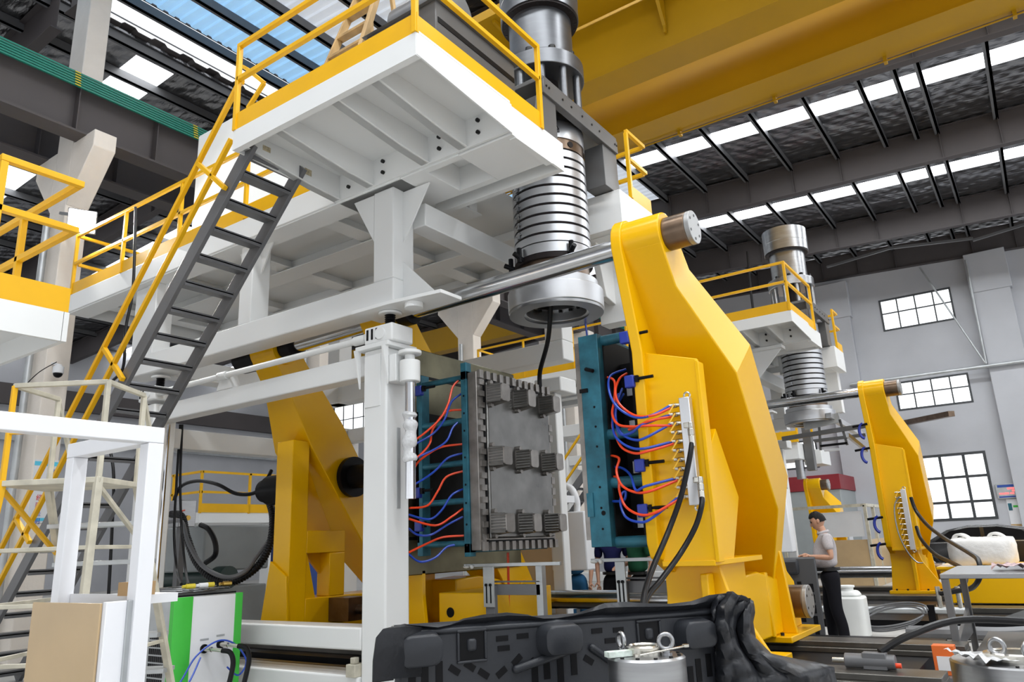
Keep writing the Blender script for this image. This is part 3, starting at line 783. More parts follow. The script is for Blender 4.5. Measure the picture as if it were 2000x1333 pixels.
# moving platen behind the left mould half, and the rear platen with the press cylinder
platen('middle yellow platen with bare oiled steel face behind the left mould half', -6.12, -1, (6.5, 4.29), plate_mat=M_OLIVE, near=True)
platen('yellow rear platen at the left with the black press cylinder through it', -8.30, -1, (6.5, 4.245), near=False, rect=False)
# ------------------------------------------------------------------ rear platen stand and small clamp gear
rp = thing('platen_stand', 'yellow leg frame carrying the rear platen above the white bed beam', 'stand', (-8.5, 7.4, .40))
part(rp, 'front_leg', MB().box(-8.70, -8.36, 6.74, 7.03, .40, 3.0), M_YEL, .01)
part(rp, 'leg_web', MB().py([(-8.9, .40), (-8.3, .40), (-8.36, 1.2), (-8.70, 1.4)], 6.70, 6.74).px([(7.03, .40), (7.35, .40), (7.03, 1.6)], -8.44, -8.38), M_YEL, .008)
part(rp, 'cross_beam', MB().box(-8.62, -8.36, 7.03, 7.72, 1.48, 1.78), M_YEL, .012)
part(rp, 'inner_leg', MB().box(-8.62, -8.36, 7.44, 7.72, .90, 1.48), M_YEL, .012)
part(rp, 'corner_gusset', MB().px([(7.16, 1.48), (7.44, 1.48), (7.44, 1.2)], -8.6, -8.55), M_YEL, .004)
part(rp, 'bottom_beam', MB().box(-8.9, -8.36, 7.03, 9.2, .40, .90), M_YEL, .012)
part(rp, 'upper_web', MB().px([(7.03, 1.78), (7.62, 1.78), (7.25, 2.5), (7.03, 3.0)], -8.6, -8.55), M_YEL, .006)
single('press_cylinder', 'black press cylinder between the two left yellow platens', 'cylinder', MB().cyl((-8.28, 7.75, 2.53), (-7.05, 7.75, 2.53), .17, n=36).cyl((-8.28, 7.75, 2.53), (-8.20, 7.75, 2.53), .29, n=40), M_BLACK)
single('pressure_vessel', 'black round cylinder end with a ribbed hose behind the left yellow platen', 'cylinder', MB().cyl((-9.6, 7.35, 2.42), (-8.95, 7.35, 2.42), .22, n=30).cyl((-9.75, 7.35, 2.42), (-9.6, 7.35, 2.42), .17, n=30), M_BLACK)
single('tie_bar_collar', 'black split collar on the tie bar at the left yellow platen', 'collar', MB().cyl((-8.28, 6.5, 4.246), (-8.06, 6.5, 4.25), .17, n=32), M_BLACK, bevel=.01)
single('tie_bar_collar', 'black split collar on the tie bar beside the white jack post', 'collar', MB().cyl((-6.10, 6.5, 4.284), (-5.92, 6.5, 4.287), .17, n=32), M_BLACK, bevel=.01)
single('tie_bar_nut', 'black tie bar nut at the far left end of the tie bar', 'nut', MB().cyl((-9.25, 6.5, 4.245), (-8.82, 6.5, 4.245), .21, n=32), M_BLACK, bevel=.01)
single('stroke_cylinder', 'slim steel stroke cylinder low between the left yellow platens', 'cylinder', MB().cyl((-8.2, 7.6, .72), (-6.9, 7.6, .72), .06, n=16).box(-8.34, -7.95, 7.42, 7.78, .58, .88), M_NUT)

# ------------------------------------------------------------------ machine bed and rails
bed = thing('machine_bed', 'black machine bed with steel guide rails under the near platens', 'machine bed', (-4, 7.8, 0))
part(bed, 'bed_box', MB().box(-9.4, -1.2, 6.45, 9.9, 0.0, .30), M_BLACK)
for y in (6.95, 8.75):
    part(bed, 'guide_rail', MB().box(-9.4, -.9, y - .25, y + .25, .30, .35).box(-9.4, -.9, y - .18, y + .18, .35, .40), M_BEDST, .006)
part(bed, 'front_channel', MB().box(-9.4, -1.0, 6.1, 6.14, .02, .26).box(-9.4, -1.0, 6.1, 6.2, .26, .28), M_BEDST)

# ------------------------------------------------------------------ white support frame on screw jacks
fr = thing('support_frame', 'white steel portal frame with jack posts around the moulds', 'steel frame', (-7.8, 7.6, 0))
def post(x0, x1, y0, y1, z0, z1, nm='post'):
    return part(fr, nm, MB().box(x0, x1, y0, y1, z0, z1), M_WHITE, .02)
p_ = post(-5.92, -5.58, 5.70, 6.05, 0.0, 3.62)
part(p_, 'cover_plate', MB().box(-5.90, -5.66, 5.688, 5.70, 2.98, 3.55), M_WHITE, .003)
part(p_, 'slot_cover', MB().box(-5.58, -5.572, 5.86, 5.91, 1.9, 2.75), M_GALV, .002)
part(p_, 'top_flange', MB().box(-6.0, -5.5, 5.64, 6.10, 3.62, 3.67), M_WHITE, .006)
for dx in (-5.97, -5.55):
    part(p_, 'gusset', MB().px([(5.69, 3.62), (5.60, 3.62), (5.69, 3.2)], dx - .012, dx + .012), M_WHITE)
part(p_, 'pad_plate', MB().box(-5.58, -5.44, 5.70, 5.98, 3.22, 3.52), M_WHITE, .01)
part(p_, 'base_clamp', MB().box(-6.05, -5.92, 5.62, 5.78, .28, .40).box(-6.02, -5.96, 5.65, 5.72, .40, .46), M_LADDER, .008)
post(-10.46, -10.10, 5.70, 6.05, 0.0, 3.62)
post(-5.86, -5.66, 9.28, 9.46, 0.0, 3.62)
post(-5.98, -5.52, 9.22, 9.68, 3.62, 3.84, 'post_head')
post(-10.46, -10.10, 9.28, 9.62, 0.0, 3.62)
part(fr, 'tie_beam', MB().box(-10.10, -5.92, 5.76, 5.98, 3.36, 3.60), M_WHITE, .015)
part(fr, 'tie_beam', MB().box(-10.10, -5.92, 9.34, 9.56, 3.36, 3.60), M_WHITE, .015)
part(fr, 'side_beam', MB().box(-10.42, -10.18, 6.05, 9.28, 3.02, 3.31), M_WHITE, .015)
part(fr, 'bed_beam', MB().box(-10.10, -5.92, 5.70, 6.02, .52, .74), M_WHITE, .02)
part(fr, 'ground_beam', MB().box(-10.10, -5.92, 5.66, 6.05, 0.0, .29), M_WHITE, .02)
part(fr, 'bed_beam', MB().box(-10.10, -5.92, 9.30, 9.60, .52, .74), M_WHITE, .02)

def jack(label, x):
    t = thing('screw_jack', label, 'screw jack', (x, 5.86, 3.67))
    h = part(t, 'gearbox', MB().box(x - .20, x + .22, 5.66, 6.0, 3.67, 3.87), M_WHITE, .02)
    part(h, 'gearbox_cover', MB().cyl((x + .05, 5.665, 3.77), (x + .05, 5.64, 3.77), .07, n=20), M_WHITE, .004)
    for k in range(3):
        part(h, 'slot', MB().box(x - .16 + k * .07, x - .135 + k * .07, 5.652, 5.665, 3.72, 3.84), M_BLACK)
    part(t, 'screw_bellows', MB().lathe((x, 5.86, 3.87), [(.062 if i % 2 else .050, i * .012) for i in range(15)] + [(.02, .17), (.02, 0)], 20), M_BLACK)
    part(t, 'top_flange', MB().cyl((x, 5.86, 4.03), (x, 5.86, 4.055), .13, n=24), M_WHITE)
    return t
JK = jack('white worm gear screw jack on top of the near right post', -5.68)
jack('white worm gear screw jack on top of the left post behind the stair', -10.28)
sh = thing('drive_shaft', 'long white drive shaft linking the two screw jacks', 'shaft', (-8, 5.72, 3.6))
part(sh, 'shaft_tube', MB().cyl((-10.06, 5.72, 3.77), (-5.88, 5.72, 3.77), .038, n=16), M_PIPEW)
for x in (-8.55, -9.95, -6.0):
    part(sh, 'coupling', MB().cyl((x - .09, 5.72, 3.77), (x + .09, 5.72, 3.77), .055, n=16), M_PIPEW, .006)
part(sh, 'bearing_bracket', MB().py([(-8.75, 3.60), (-8.4, 3.60), (-8.5, 3.8), (-8.65, 3.8)], 5.76, 5.9).cyl((-8.6, 5.66, 3.77), (-8.55, 5.66, 3.77), .02, n=8), M_WHITE, .006)

gp = thing('guide_cylinder', 'slim chromed guide rod wrapped in plastic beside the near white post', 'cylinder', (-5.33, 5.80, 1.9))
part(gp, 'coupling', MB().cyl((-5.33, 5.80, 3.50), (-5.33, 5.80, 3.54), .125, n=28).cyl((-5.33, 5.80, 3.43), (-5.33, 5.80, 3.50), .055, n=20).cyl((-5.33, 5.80, 3.20), (-5.33, 5.80, 3.43), .11, n=28), M_WHITE, .008)
part(gp, 'rod', MB().cyl((-5.33, 5.80, 1.98), (-5.33, 5.80, 3.2), .055, n=20), M_CHROME)
mbw = MB().tube([(-5.33, 5.80, 2.36), (-5.34, 5.79, 2.5), (-5.32, 5.80, 2.68), (-5.34, 5.80, 2.8), (-5.33, 5.80, 2.88)], lambda u: .068 + .012 * math.sin(u * 23), n=14)
part(gp, 'plastic_wrap', mbw, M_PLWRAP)
part(gp, 'bracket', MB().box(-5.45, -5.3, 5.78, 5.86, 3.24, 3.4), M_WHITE)

# lifted upper frame
uf = thing('lift_frame', 'white beam and pillar frame standing on the screw jacks under the platform', 'steel frame', (-7.8, 7.6, 4.05))
part(uf, 'cross_beam', MB().box(-11.0, -5.48, 5.70, 6.04, 4.10, 4.40), M_WHITE, .015)
part(uf, 'jack_plate', MB().pz([(-6.05, 5.62), (-5.48, 5.62), (-4.80, 5.70), (-4.80, 6.05), (-6.05, 6.1)], 4.06, 4.10), M_WHITE, .004)
part(uf, 'pad', MB().cyl((-5.25, 5.78, 4.0), (-5.25, 5.78, 4.06), .10, n=24), M_WHITE, .004)
pp = part(uf, 'pillar', MB().box(-5.79, -5.48, 5.70, 6.04, 4.40, 5.50), M_WHITE, .015)
part(pp, 'gusset', MB().py([(-5.79, 5.48), (-6.12, 5.48), (-5.79, 4.90)], 5.705, 5.725), M_WHITE)
part(pp, 'gusset', MB().py([(-5.48, 5.48), (-5.08, 5.48), (-5.48, 4.85)], 5.86, 5.88), M_WHITE)
part(pp, 'gusset', MB().py([(-5.48, 4.62), (-5.48, 4.10), (-4.95, 4.10)], 5.86, 5.88), M_WHITE)
for x in (-8.3, -10.6):
    pp = part(uf, 'pillar', MB().box(x, x + .26, 5.72, 6.0, 4.40, 5.50), M_WHITE, .012)
    part(pp, 'gusset', MB().py([(x, 5.5), (x - .22, 5.5), (x, 5.1)], 5.85, 5.87), M_WHITE)
    part(pp, 'gusset', MB().py([(x + .26, 5.5), (x + .48, 5.5), (x + .26, 5.1)], 5.85, 5.87), M_WHITE)
part(uf, 'end_panel', MB().box(-10.95, -10.62, 5.74, 6.0, 4.40, 5.50), M_WHITE, .01)
part(uf, 'long_beam', MB().box(-5.56, -5.30, 6.04, 9.55, 5.08, 5.36), M_WHITE, .012)
part(uf, 'long_beam', MB().box(-10.6, -10.3, 6.04, 9.55, 4.10, 4.40), M_WHITE, .012)
part(uf, 'cross_beam', MB().box(-11.0, -5.48, 9.28, 9.6, 4.10, 4.40), M_WHITE, .015)
part(uf, 'pillar', MB().box(-5.79, -5.48, 9.28, 9.6, 4.40, 5.50), M_WHITE, .015)
part(uf, 'pillar', MB().box(-10.6, -10.3, 9.28, 9.6, 4.40, 5.50), M_WHITE, .015)

# ------------------------------------------------------------------ long main platform
mp_ = thing('main_platform', 'long white machine platform with yellow toe board running to the left column', 'platform', (-8, 7.6, 5.5))
part(mp_, 'deck_plate', MB().box(-12.85, -4.98, 5.75, 9.6, 5.80, 5.83).box(-4.98, -3.80, 5.75, 6.60, 5.80, 5.83), M_WHITE)
part(mp_, 'edge_beam', MB().box(-12.85, -6.36, 5.60, 5.75, 5.52, 5.83), M_WHITE, .01)
part(mp_, 'edge_flange', MB().box(-12.85, -5.3, 5.62, 5.95, 5.50, 5.52), M_WHITE)
# deep box under the head end, with an open bay
for bx_ in ((-6.3, -4.97, 5.63, 6.37), (-4.47, -3.78, 5.64, 6.37)):
    part(mp_, 'head_box', MB().box(bx_[0], bx_[1], bx_[2], bx_[3], 5.50, 5.798), M_WHITE, .006)
for y0_, y1_ in ((5.63, 5.72), (6.28, 6.37)):
    part(mp_, 'bay_edge', MB().box(-4.97, -4.47, y0_, y1_, 5.50, 5.798), M_WHITE)
part(mp_, 'head_edge_beam', MB().box(-5.6, -3.78, 6.58, 6.66, 5.50, 5.845), M_WHITE, .004)
part(mp_, 'head_end_plate', MB().box(-3.80, -3.775, 5.635, 6.66, 5.498, 5.848), M_WHITE)
part(mp_, 'channel_top', MB().box(-5.6, -3.80, 6.37, 6.58, 5.72, 5.745), M_WHITE)
part(mp_, 'edge_strip', MB().box(-3.85, -3.77, 5.70, 6.40, 5.485, 5.498), M_WHITE)
for y in (6.95, 8.2, 9.3):
    part(mp_, 'long_beam', MB().box(-12.85, -5.35, y, y + .16, 5.64, 5.80).box(-12.85, -5.35, y - .10, y + .26, 5.62, 5.64), M_WHITE, .006)
for x in (-7.15, -8.95, -10.7, -12.6):
    part(mp_, 'cross_joist', MB().box(x, x + .14, 5.75, 9.6, 5.68, 5.80).box(x - .07, x + .21, 5.75, 9.6, 5.66, 5.68), M_WHITE, .006)
part(mp_, 'end_fascia', MB().box(-12.87, -12.85, 5.60, 9.6, 5.52, 5.83), M_WHITE)
rail_run(mp_, (-12.8, 5.61, 0), (-6.55, 5.61, 0), (0, .25, .5, .75, 1), 5.83, top=1.06, mid=.55)
rail_run(mp_, (-12.8, 5.663, 0), (-12.8, 9.5, 0), (.5, 1), 5.83, top=1.06, mid=.55)

# machinery on the platform (electric box, motor housing) seen over the toe boards
cab = thing('drive_housing', 'dark grey drive housing with sloped lid on the near platform', 'cabinet', (-4.6, 5.8, 5.87))
part(cab, 'body', MB().box(-4.92, -3.98, 4.72, 6.05, 5.87, 6.62), M_DARK, .01)
part(cab, 'lid', MB().px([(4.68, 6.62), (6.1, 6.62), (6.0, 6.66), (4.80, 6.66)], -4.96, -3.93), M_DARK, .006)
part(cab, 'dark_stripe', MB().box(-3.98, -3.974, 4.75, 6.03, 6.38, 6.44), M_BLACK)
part(cab, 'side_handle', MB().torus((-4.2, 4.70, 6.45), .05, .008, (0, 1, 0), 16, 6), M_STEEL)
single('extruder_motor', 'dark round motor casing behind the corner post of the near platform', 'motor', MB().cyl((-4.9, 5.3, 6.98), (-4.2, 5.3, 6.98), .30, n=28).box(-4.8, -4.3, 5.1, 5.5, 6.66, 6.78), M_STAIR)
single('white_machine_housing', 'large white smooth machine housing on the main platform beside the stair handrail', 'housing', B(-10.86, -9.75, 6.5, 8.8, 5.83, 8.50), M_WHITE, bevel=.03)
# ------------------------------------------------------------------ stair
st = thing('stair', 'steep dark grey stair with yellow handrail leading up to the near platform', 'stair', (-9.5, 4.7, 0))
top = Vector((-6.30, 0, 5.66)); dirn = Vector((-1, 0, -1.03)); 
def sp(z, y): return Vector((top.x + (z - top.z) / 1.045, y, z))
for y in (4.36, 5.02):
    a_ = sp(5.72, y); b_ = sp(0.02, y)
    part(st, 'stringer', MB().bar(a_, b_, .05, .17, up=(0, 0, 1)), M_STAIR, .004)
nst = 22
for i in range(nst):
    z = 5.46 - i * .253
    p = sp(z, 0)
    tr = part(st, 'tread', MB().box(p.x - .10, p.x + .10, 4.385, 4.995, z - .02, z + .015).box(p.x + .085, p.x + .10, 4.385, 4.995, z - .05, z), M_STAIR, .003)
part(st, 'top_bracket', MB().box(-6.40, -6.30, 4.36, 5.02, 5.60, 5.72), M_STAIR, .004)
def hr(px, py): return at_y(px, py, 4.30)
up0 = hr(466, 165); up1 = hr(0, 1076)
lo0 = hr(452, 272); lo1 = hr(0, 1136)
dU = (up1 - up0).normalized(); dL = (lo1 - lo0).normalized()
fU = up0 + dU * ((up0.z - .55) / -dU.z); fL = lo0 + dL * ((lo0.z - .75) / -dL.z)
part(st, 'handrail', MB().bar(up0, fU, .05), M_RAIL, .004)
part(st, 'mid_handrail', MB().bar(lo0, fL, .05), M_RAIL, .004)
part(st, 'handrail_return', MB().bar(up0, (-6.33, 4.25, 6.45), .05), M_RAIL, .004)
hx = [at_y(*q, 4.95) for q in ((470, 128), (483, 135), (516, 162), (484, 212))]
for k in range(3): part(st, 'far_handrail_end', MB().bar(hx[k], hx[k + 1], .045), M_RAIL, .004)
for (a_, b_) in (((387, 320), (440, 368)), ((203, 680), (240, 742)), ((30, 1012), (58, 1060))):
    part(st, 'rail_strut', MB().bar(hr(*a_), hr(*b_), .05), M_RAIL, .004)
# ------------------------------------------------------------------ mould halves
ml = thing('mould_half', 'left mould half with grey ribbed face held by blue bars before the oiled platen', 'mould', (-5.4, 7.4, 1.4))
Y0, Y1, Z0, Z1 = 6.62, 8.17, 1.42, 3.44
part(ml, 'back_frame', MB().box(-5.30, -5.22, Y0, Y0 + .10, Z0 - .04, Z1 + .10).box(-5.30, -5.22, Y1 - .1, Y1, Z0, Z1).box(-5.30, -5.22, Y0, Y1, Z0, Z0 + .1).box(-5.30, -5.22, Y0, Y1, Z1 - .1, Z1), M_BSTEEL, .004)
part(ml, 'back_plate', MB().box(-5.28, -5.20, Y0 + .05, Y1 - .05, Z0 + .05, Z1 - .05), M_INNER)
hole = mesh_of(MB().cyl((0, .001, 0), (0, -.004, 0), .012, n=8), 'screw_hole', M_BLACK)
for z in (1.5, 1.72, 1.95, 2.15, 2.45, 2.75, 2.95, 3.15, 3.35):
    inst(ml, 'screw_hole', hole, (-5.26, Y0, z))
part(ml, 'rear_post', MB().box(-6.00, -5.92, Y0 + .02, Y0 + .16, Z0 - .02, Z1 + .06), M_BSTEEL, .004)
part(ml, 'rear_post', MB().box(-6.00, -5.92, Y1 - .2, Y1 - .06, Z0, Z1), M_BSTEEL, .004)
part(ml, 'rear_plate', MB().box(-6.0, -5.97, Y0 + .02, Y1 + .1, 1.55, 3.06), M_INNER)
for z in (1.52, 1.98, 2.40, 2.88, 3.38):
    for y in (Y0 + .06, Y1 - .12):
        part(ml, 'standoff', MB().cyl((-5.94, y, z), (-5.28, y, z), .035, n=14), M_BSTEEL)
part(ml, 'mould_body', MB().box(-5.22, -5.09, Y0 + .02, Y1, Z0 + .02, Z1 - .02), M_MOULD2, .008)
part(ml, 'mould_face', MB().box(-5.10, -5.06, Y0 + .18, Y1 - .06, Z0 + .14, Z1 - .12), M_MOULD, .02)
# pinch-off pads around the rim
pad = mesh_of(MB().box(0, .035, -.035, .035, -.05, .05), 'rim_pad', M_MOULD2)
for i in range(12):
    y = Y0 + .08 + i * (Y1 - Y0 - .12) / 11
    for z in (Z0 + .06, Z1 - .05):
        inst(ml, 'rim_pad', pad, (-5.09, y, z), (0, 0, 0), (1, 1, .95))
for i in range(14):
    z = Z0 + .16 + i * (Z1 - Z0 - .3) / 13
    for y in (Y0 + .10,):
        inst(ml, 'rim_pad', pad, (-5.09, y, z), (PI / 2, 0, 0), (.6, .9, .9))
    if i in (3, 4, 5, 6, 9, 10): inst(ml, 'rim_pad', pad, (-5.09, Y1 - .04, z), (PI / 2, 0, 0), (1, 1.2, .7))
part(ml, 'rim_groove', MB().box(-5.092, -5.080, Y0 + .14, Y0 + .165, Z0 + .12, Z1 - .1).box(-5.092, -5.080, Y0 + .14, Y1 - .05, Z0 + .10, Z0 + .125).box(-5.092, -5.080, Y0 + .14, Y1 - .05, Z1 - .12, Z1 - .10), M_BLACK)
# nine fluted foot cores
mb_r = MB().rbox(0, .21, -.10, .10, -.125, .125, .045, 'x', .80)
core_me = mesh_of(mb_r, 'foot_core', M_MOULD2)
rib_me = mesh_of(MB().cyl((.012, 0, 0), (.19, 0, 0), .0135, n=8), 'flute', M_MOULD)
lug_me = mesh_of(MB().cyl((0, 0, 0), (.05, 0, 0), .03, n=10), 'core_lug', M_MOULD2)
for zc in (3.17, 2.45, 1.72):
    for yc in (Y0 + .26, Y0 + .80, Y0 + 1.36):
        c_ = inst(ml, 'foot_core', core_me, (-5.06, yc, zc))
        for k in range(7):
            zz_ = zc - .095 + k * .0315
            r_ = bpy.data.objects.new('flute', rib_me); COL.objects.link(r_); r_.parent = c_
            r_.location = (0.004, -.096, zz_ - zc); r_.rotation_euler = (0, 0, .10); ORG[r_.name] = ORG[ml.name]
        for dz in (-.13, .13):
            l_ = bpy.data.objects.new('core_lug', lug_me); COL.objects.link(l_); l_.parent = c_
            l_.location = (0, -.05, dz); ORG[l_.name] = ORG[ml.name]

mr = thing('mould_half', 'right mould half with blue edge plate bolted to the nearest yellow platen', 'mould', (-3.4, 7.4, 1.4))
yr = 6.65
bpl = part(mr, 'base_plate', MB().box(-3.74, -3.515, yr, yr + 1.5, 1.43, 3.56), M_BSTEEL, .006)
for z in (1.6, 1.8, 2.0, 2.2, 2.4, 2.6, 2.8):
    inst(bpl, 'screw_hole', hole, (-3.60, yr, z))
inst(bpl, 'screw_hole', hole, (-3.58, yr, 1.75), (0, 0, 0), (2, 1, 2))
part(mr, 'inner_lining', MB().box(-3.517, -3.50, yr + .10, yr + 1.49, 1.47, 3.52), M_INNER)  # near-black sheet, puts the shade on the plate's inner face into colour
part(mr, 'edge_clamp', MB().box(-3.75, -3.68, yr - .015, yr, 1.72, 1.95), M_BSTEEL)
part(mr, 'clamp_lever', MB().cyl((-3.66, yr - .02, 3.2), (-3.56, yr - .05, 3.16), .02, n=8), M_BLACK)
part(mr, 'edge_clamp', MB().box(-3.75, -3.66, yr - .02, yr, 2.96, 3.0), M_BLACK)
part(mr, 'mould_teeth', MB().box(-3.80, -3.74, yr + .02, yr + 1.45, 1.5, 3.5), M_MOULD2)
part(mr, 'rear_plate', MB().box(-3.30, -3.10, yr + .28, yr + 1.5, 1.48, 3.45), M_INNER)
part(mr, 'inner_block', MB().box(-3.52, -3.28, yr + .45, yr + 1.4, 1.6, 3.3), M_INNER)
for z in (3.50, 2.52, 2.04, 1.47):
    part(mr, 'standoff', MB().cyl((-3.52, yr + .12, z), (-3.08, yr + .12, z), .055, n=16), M_BSTEEL)
for z in (3.0, 2.62, 2.2, 1.66):
    part(mr, 'nameplate', MB().box(-3.42, -3.30, yr + .40, yr + .42, z - .06, z + .06), M_ALU)
# blue screw clamps on the platen edges
def clamp(label, x, y, z, s_=1):
    t = thing('mould_clamp', label, 'clamp', (x, y, z))
    part(t, 'jaw', MB().box(x - .09, x + .01, y - .05, y + .02, z - .05, z + .07), M_BCLAMP, .012)
    part(t, 'screw', MB().cyl((x - .02, y - .01, z + .03), (x + s_ * .20, y - .01, z + .03), .016, n=8).box(x + s_ * .02, x + s_ * .05, y - .035, y + .01, z - .005, z + .06), M_BLACK)
    return t
for k, (px, py) in enumerate(((1226, 662), (1236, 748), (1256, 912), (1262, 1000))):
    p = at_y(px, py, 6.52)
    clamp(('topmost', 'second from the top', 'third from the top', 'lowest')[k] + ' blue clamp on the left edge of the nearest yellow platen', p.x + .02, 6.52, p.z)
for k, (px, py) in enumerate(((825, 765), (822, 965), (826, 1030))):
    p = at_x(px, py, -5.86)
    clamp(('upper', 'middle', 'lower')[k] + ' blue clamp on the oiled platen beside the red and blue hoses', p.x, p.y, p.z)

# ------------------------------------------------------------------ manifold and hoses on the near platen
YW = 6.59
mt = at_y(1333, 778, YW - .07); mbm = at_y(1352, 988, YW - .07)
man, mz = manifold('aluminium water manifold with yellow valve levers on the nearest platen', (mt.x + mbm.x) / 2 + .03, YW, mt.z, mbm.z)
MX = (mt.x + mbm.x) / 2 + .03
def hose(name, label, pts, r, material, group=None, n=8):
    return single(name, label, 'hose', MB().tube(pts, r, n), material, group=group)
def hp(lst):
    return [at_y(px, py, y) for px, py, y in lst]
valve = [V(MX - .15, YW - .075, z) for z in mz]
def vh(i, mids, col, word):
    pts = [valve[i] + V(0, 0, .006 if col is M_BLUE else -.016)] + hp(mids)
    return hose('water_hose', word, pts, .0125, col)
vh(0, [(1272, 812, 6.42), (1238, 815, 6.45), (1205, 795, 6.5), (1190, 765, 6.6), (1192, 735, 6.8), (1222, 722, 7.0)], M_BLUE, 'blue hose from the topmost valve looping up behind the near platen edge')
vh(0, [(1275, 812, 6.42), (1240, 812, 6.45), (1210, 790, 6.52), (1202, 765, 6.6), (1210, 740, 6.75), (1224, 730, 6.9)], M_RED, 'red hose from the topmost valve crossing the blue mould standoff')
vh(1, [(1255, 830, 6.42), (1235, 845, 6.45), (1215, 850, 6.5), (1205, 835, 6.55), (1203, 800, 6.65), (1218, 770, 6.9)], M_BLUE, 'blue hose from the second valve')
vh(1, [(1270, 822, 6.42), (1248, 832, 6.45), (1228, 840, 6.5)], M_RED, 'short red hose end from the second valve')
vh(2, [(1262, 855, 6.42), (1240, 860, 6.45), (1215, 848, 6.5), (1203, 820, 6.55), (1205, 790, 6.65), (1215, 760, 6.9)], M_BLUE, 'blue hose from the third valve making a long loop')
vh(2, [(1265, 832, 6.42), (1235, 834, 6.45), (1208, 830, 6.5), (1196, 810, 6.55), (1200, 780, 6.65), (1200, 745, 6.75), (1183, 737, 6.8)], M_RED, 'red hose from the third valve climbing to the mould')
vh(4, [(1262, 876, 6.42), (1235, 876, 6.45), (1210, 862, 6.5), (1198, 842, 6.55), (1198, 800, 6.65), (1208, 770, 6.9)], M_BLUE, 'blue hose from the valve below the middle lever')
vh(4, [(1265, 882, 6.42), (1240, 886, 6.45), (1215, 875, 6.5), (1202, 850, 6.55), (1196, 830, 6.6), (1200, 800, 6.8)], M_RED, 'red hose from the valve below the middle lever')
vh(8, [(1262, 950, 6.42), (1242, 958, 6.45), (1232, 930, 6.6), (1215, 915, 6.75), (1192, 912, 6.85)], M_BLUE, 'blue hose with a sharp bend low on the near platen')
vh(8, [(1270, 960, 6.42), (1240, 962, 6.45), (1214, 948, 6.5), (1204, 920, 6.55), (1209, 896, 6.62), (1190, 890, 6.8)], M_RED, 'red hose with a hooked end low on the near platen')
vh(10, [(1270, 1015, 6.42), (1245, 1020, 6.45), (1222, 1010, 6.5), (1212, 985, 6.55), (1215, 965, 6.6), (1222, 962, 6.62), (1218, 978, 6.6), (1195, 980, 6.75)], M_BLUE, 'lowest blue hose of the near manifold')
vh(10, [(1280, 1002, 6.42), (1250, 1006, 6.45), (1222, 990, 6.5), (1210, 960, 6.55), (1208, 935, 6.7), (1195, 932, 6.8)], M_RED, 'lowest red hose of the near manifold')
def fitting_hose(label, p0, mids, r):
    t = thing('feed_hose', label, 'hose', p0 - V(0, 0, .35))
    part(t, 'fitting', MB().cyl(p0 + V(0, 0, .0), p0 + V(0, 0, .06), .026, n=6).cyl(p0 + V(0, 0, -.06), p0, .03, n=6).cyl(p0 + V(0, 0, -.16), p0 + V(0, 0, -.06), .026, n=14), M_NICKEL, .003)
    part(t, 'elbow', MB().box(p0.x - .06, p0.x + .02, p0.y - .02, p0.y + .03, p0.z + .01, p0.z + .06), M_NICKEL, .006)
    part(t, 'hose_tube', MB().tube([p0 + V(0, 0, -.12)] + mids, r, 12), M_RUB)
    return t
f1 = at_y(1349, 838, 6.44); f2 = at_y(1368, 945, 6.44)
fitting_hose('black feed hose from the upper fitting of the near manifold', f1, hp([(1346, 900, 6.38), (1330, 970, 6.32), (1305, 1040, 6.2), (1275, 1110, 5.9), (1258, 1165, 5.6), (1254, 1230, 5.4)]), .024)
fitting_hose('black feed hose from the lower fitting of the near manifold', f2, hp([(1370, 990, 6.38), (1358, 1030, 6.32), (1330, 1080, 6.2), (1290, 1135, 5.9), (1262, 1172, 5.65), (1245, 1240, 5.4)]), .024)

# hoses of the left mould half
def lh(word, lst, col):
    hose('water_hose', word, [at_y(px, py, y) for px, py, y in lst], .012, col)
E_ = 6.72
lh('red hose at the top of the left mould curving down to the post', [(904, 738, E_), (885, 755, 6.6), (875, 790, 6.5), (858, 820, 6.4), (825, 850, 6.25), (800, 866, 6.15)], M_RED)
lh('blue hose at the top of the left mould curving down to the post', [(904, 768, E_), (882, 785, 6.6), (868, 820, 6.5), (845, 848, 6.4), (803, 872, 6.15)], M_BLUE)
lh('red hose with a long slope beside the left mould', [(904, 801, E_), (870, 806, 6.6), (845, 840, 6.5), (840, 865, 6.4), (825, 885, 6.3), (803, 902, 6.15)], M_RED)
lh('blue hose with a long slope beside the left mould', [(904, 817, E_), (885, 835, 6.6), (872, 862, 6.5), (845, 880, 6.4), (800, 900, 6.15)], M_BLUE)
lh('red hose crossing above the middle clamp of the left mould', [(904, 868, E_), (865, 873, 6.6), (840, 885, 6.5), (815, 905, 6.3), (803, 932, 6.15)], M_RED)
lh('blue hose crossing above the middle clamp of the left mould', [(904, 886, E_), (875, 895, 6.6), (850, 920, 6.5), (825, 938, 6.3), (803, 950, 6.15)], M_BLUE)
lh('red hose in an S curve below the middle clamp of the left mould', [(904, 921, E_), (872, 932, 6.6), (855, 960, 6.5), (835, 988, 6.4), (800, 993, 6.15)], M_RED)
lh('blue hose in an S curve below the middle clamp of the left mould', [(904, 956, E_), (882, 968, 6.6), (862, 998, 6.5), (838, 1015, 6.4), (798, 1006, 6.15)], M_BLUE)
lh('red hose sagging near the lower clamp of the left mould', [(904, 994, E_), (882, 1010, 6.6), (850, 1027, 6.45), (798, 1014, 6.15)], M_RED)
lh('blue hose sagging near the lower clamp of the left mould', [(904, 1010, E_), (875, 1025, 6.6), (842, 1045, 6.45), (815, 1045, 6.3), (798, 1033, 6.15)], M_BLUE)
lh('lowest red hose of the left mould', [(906, 1047, E_), (865, 1050, 6.6), (835, 1062, 6.45), (798, 1080, 6.15)], M_RED)
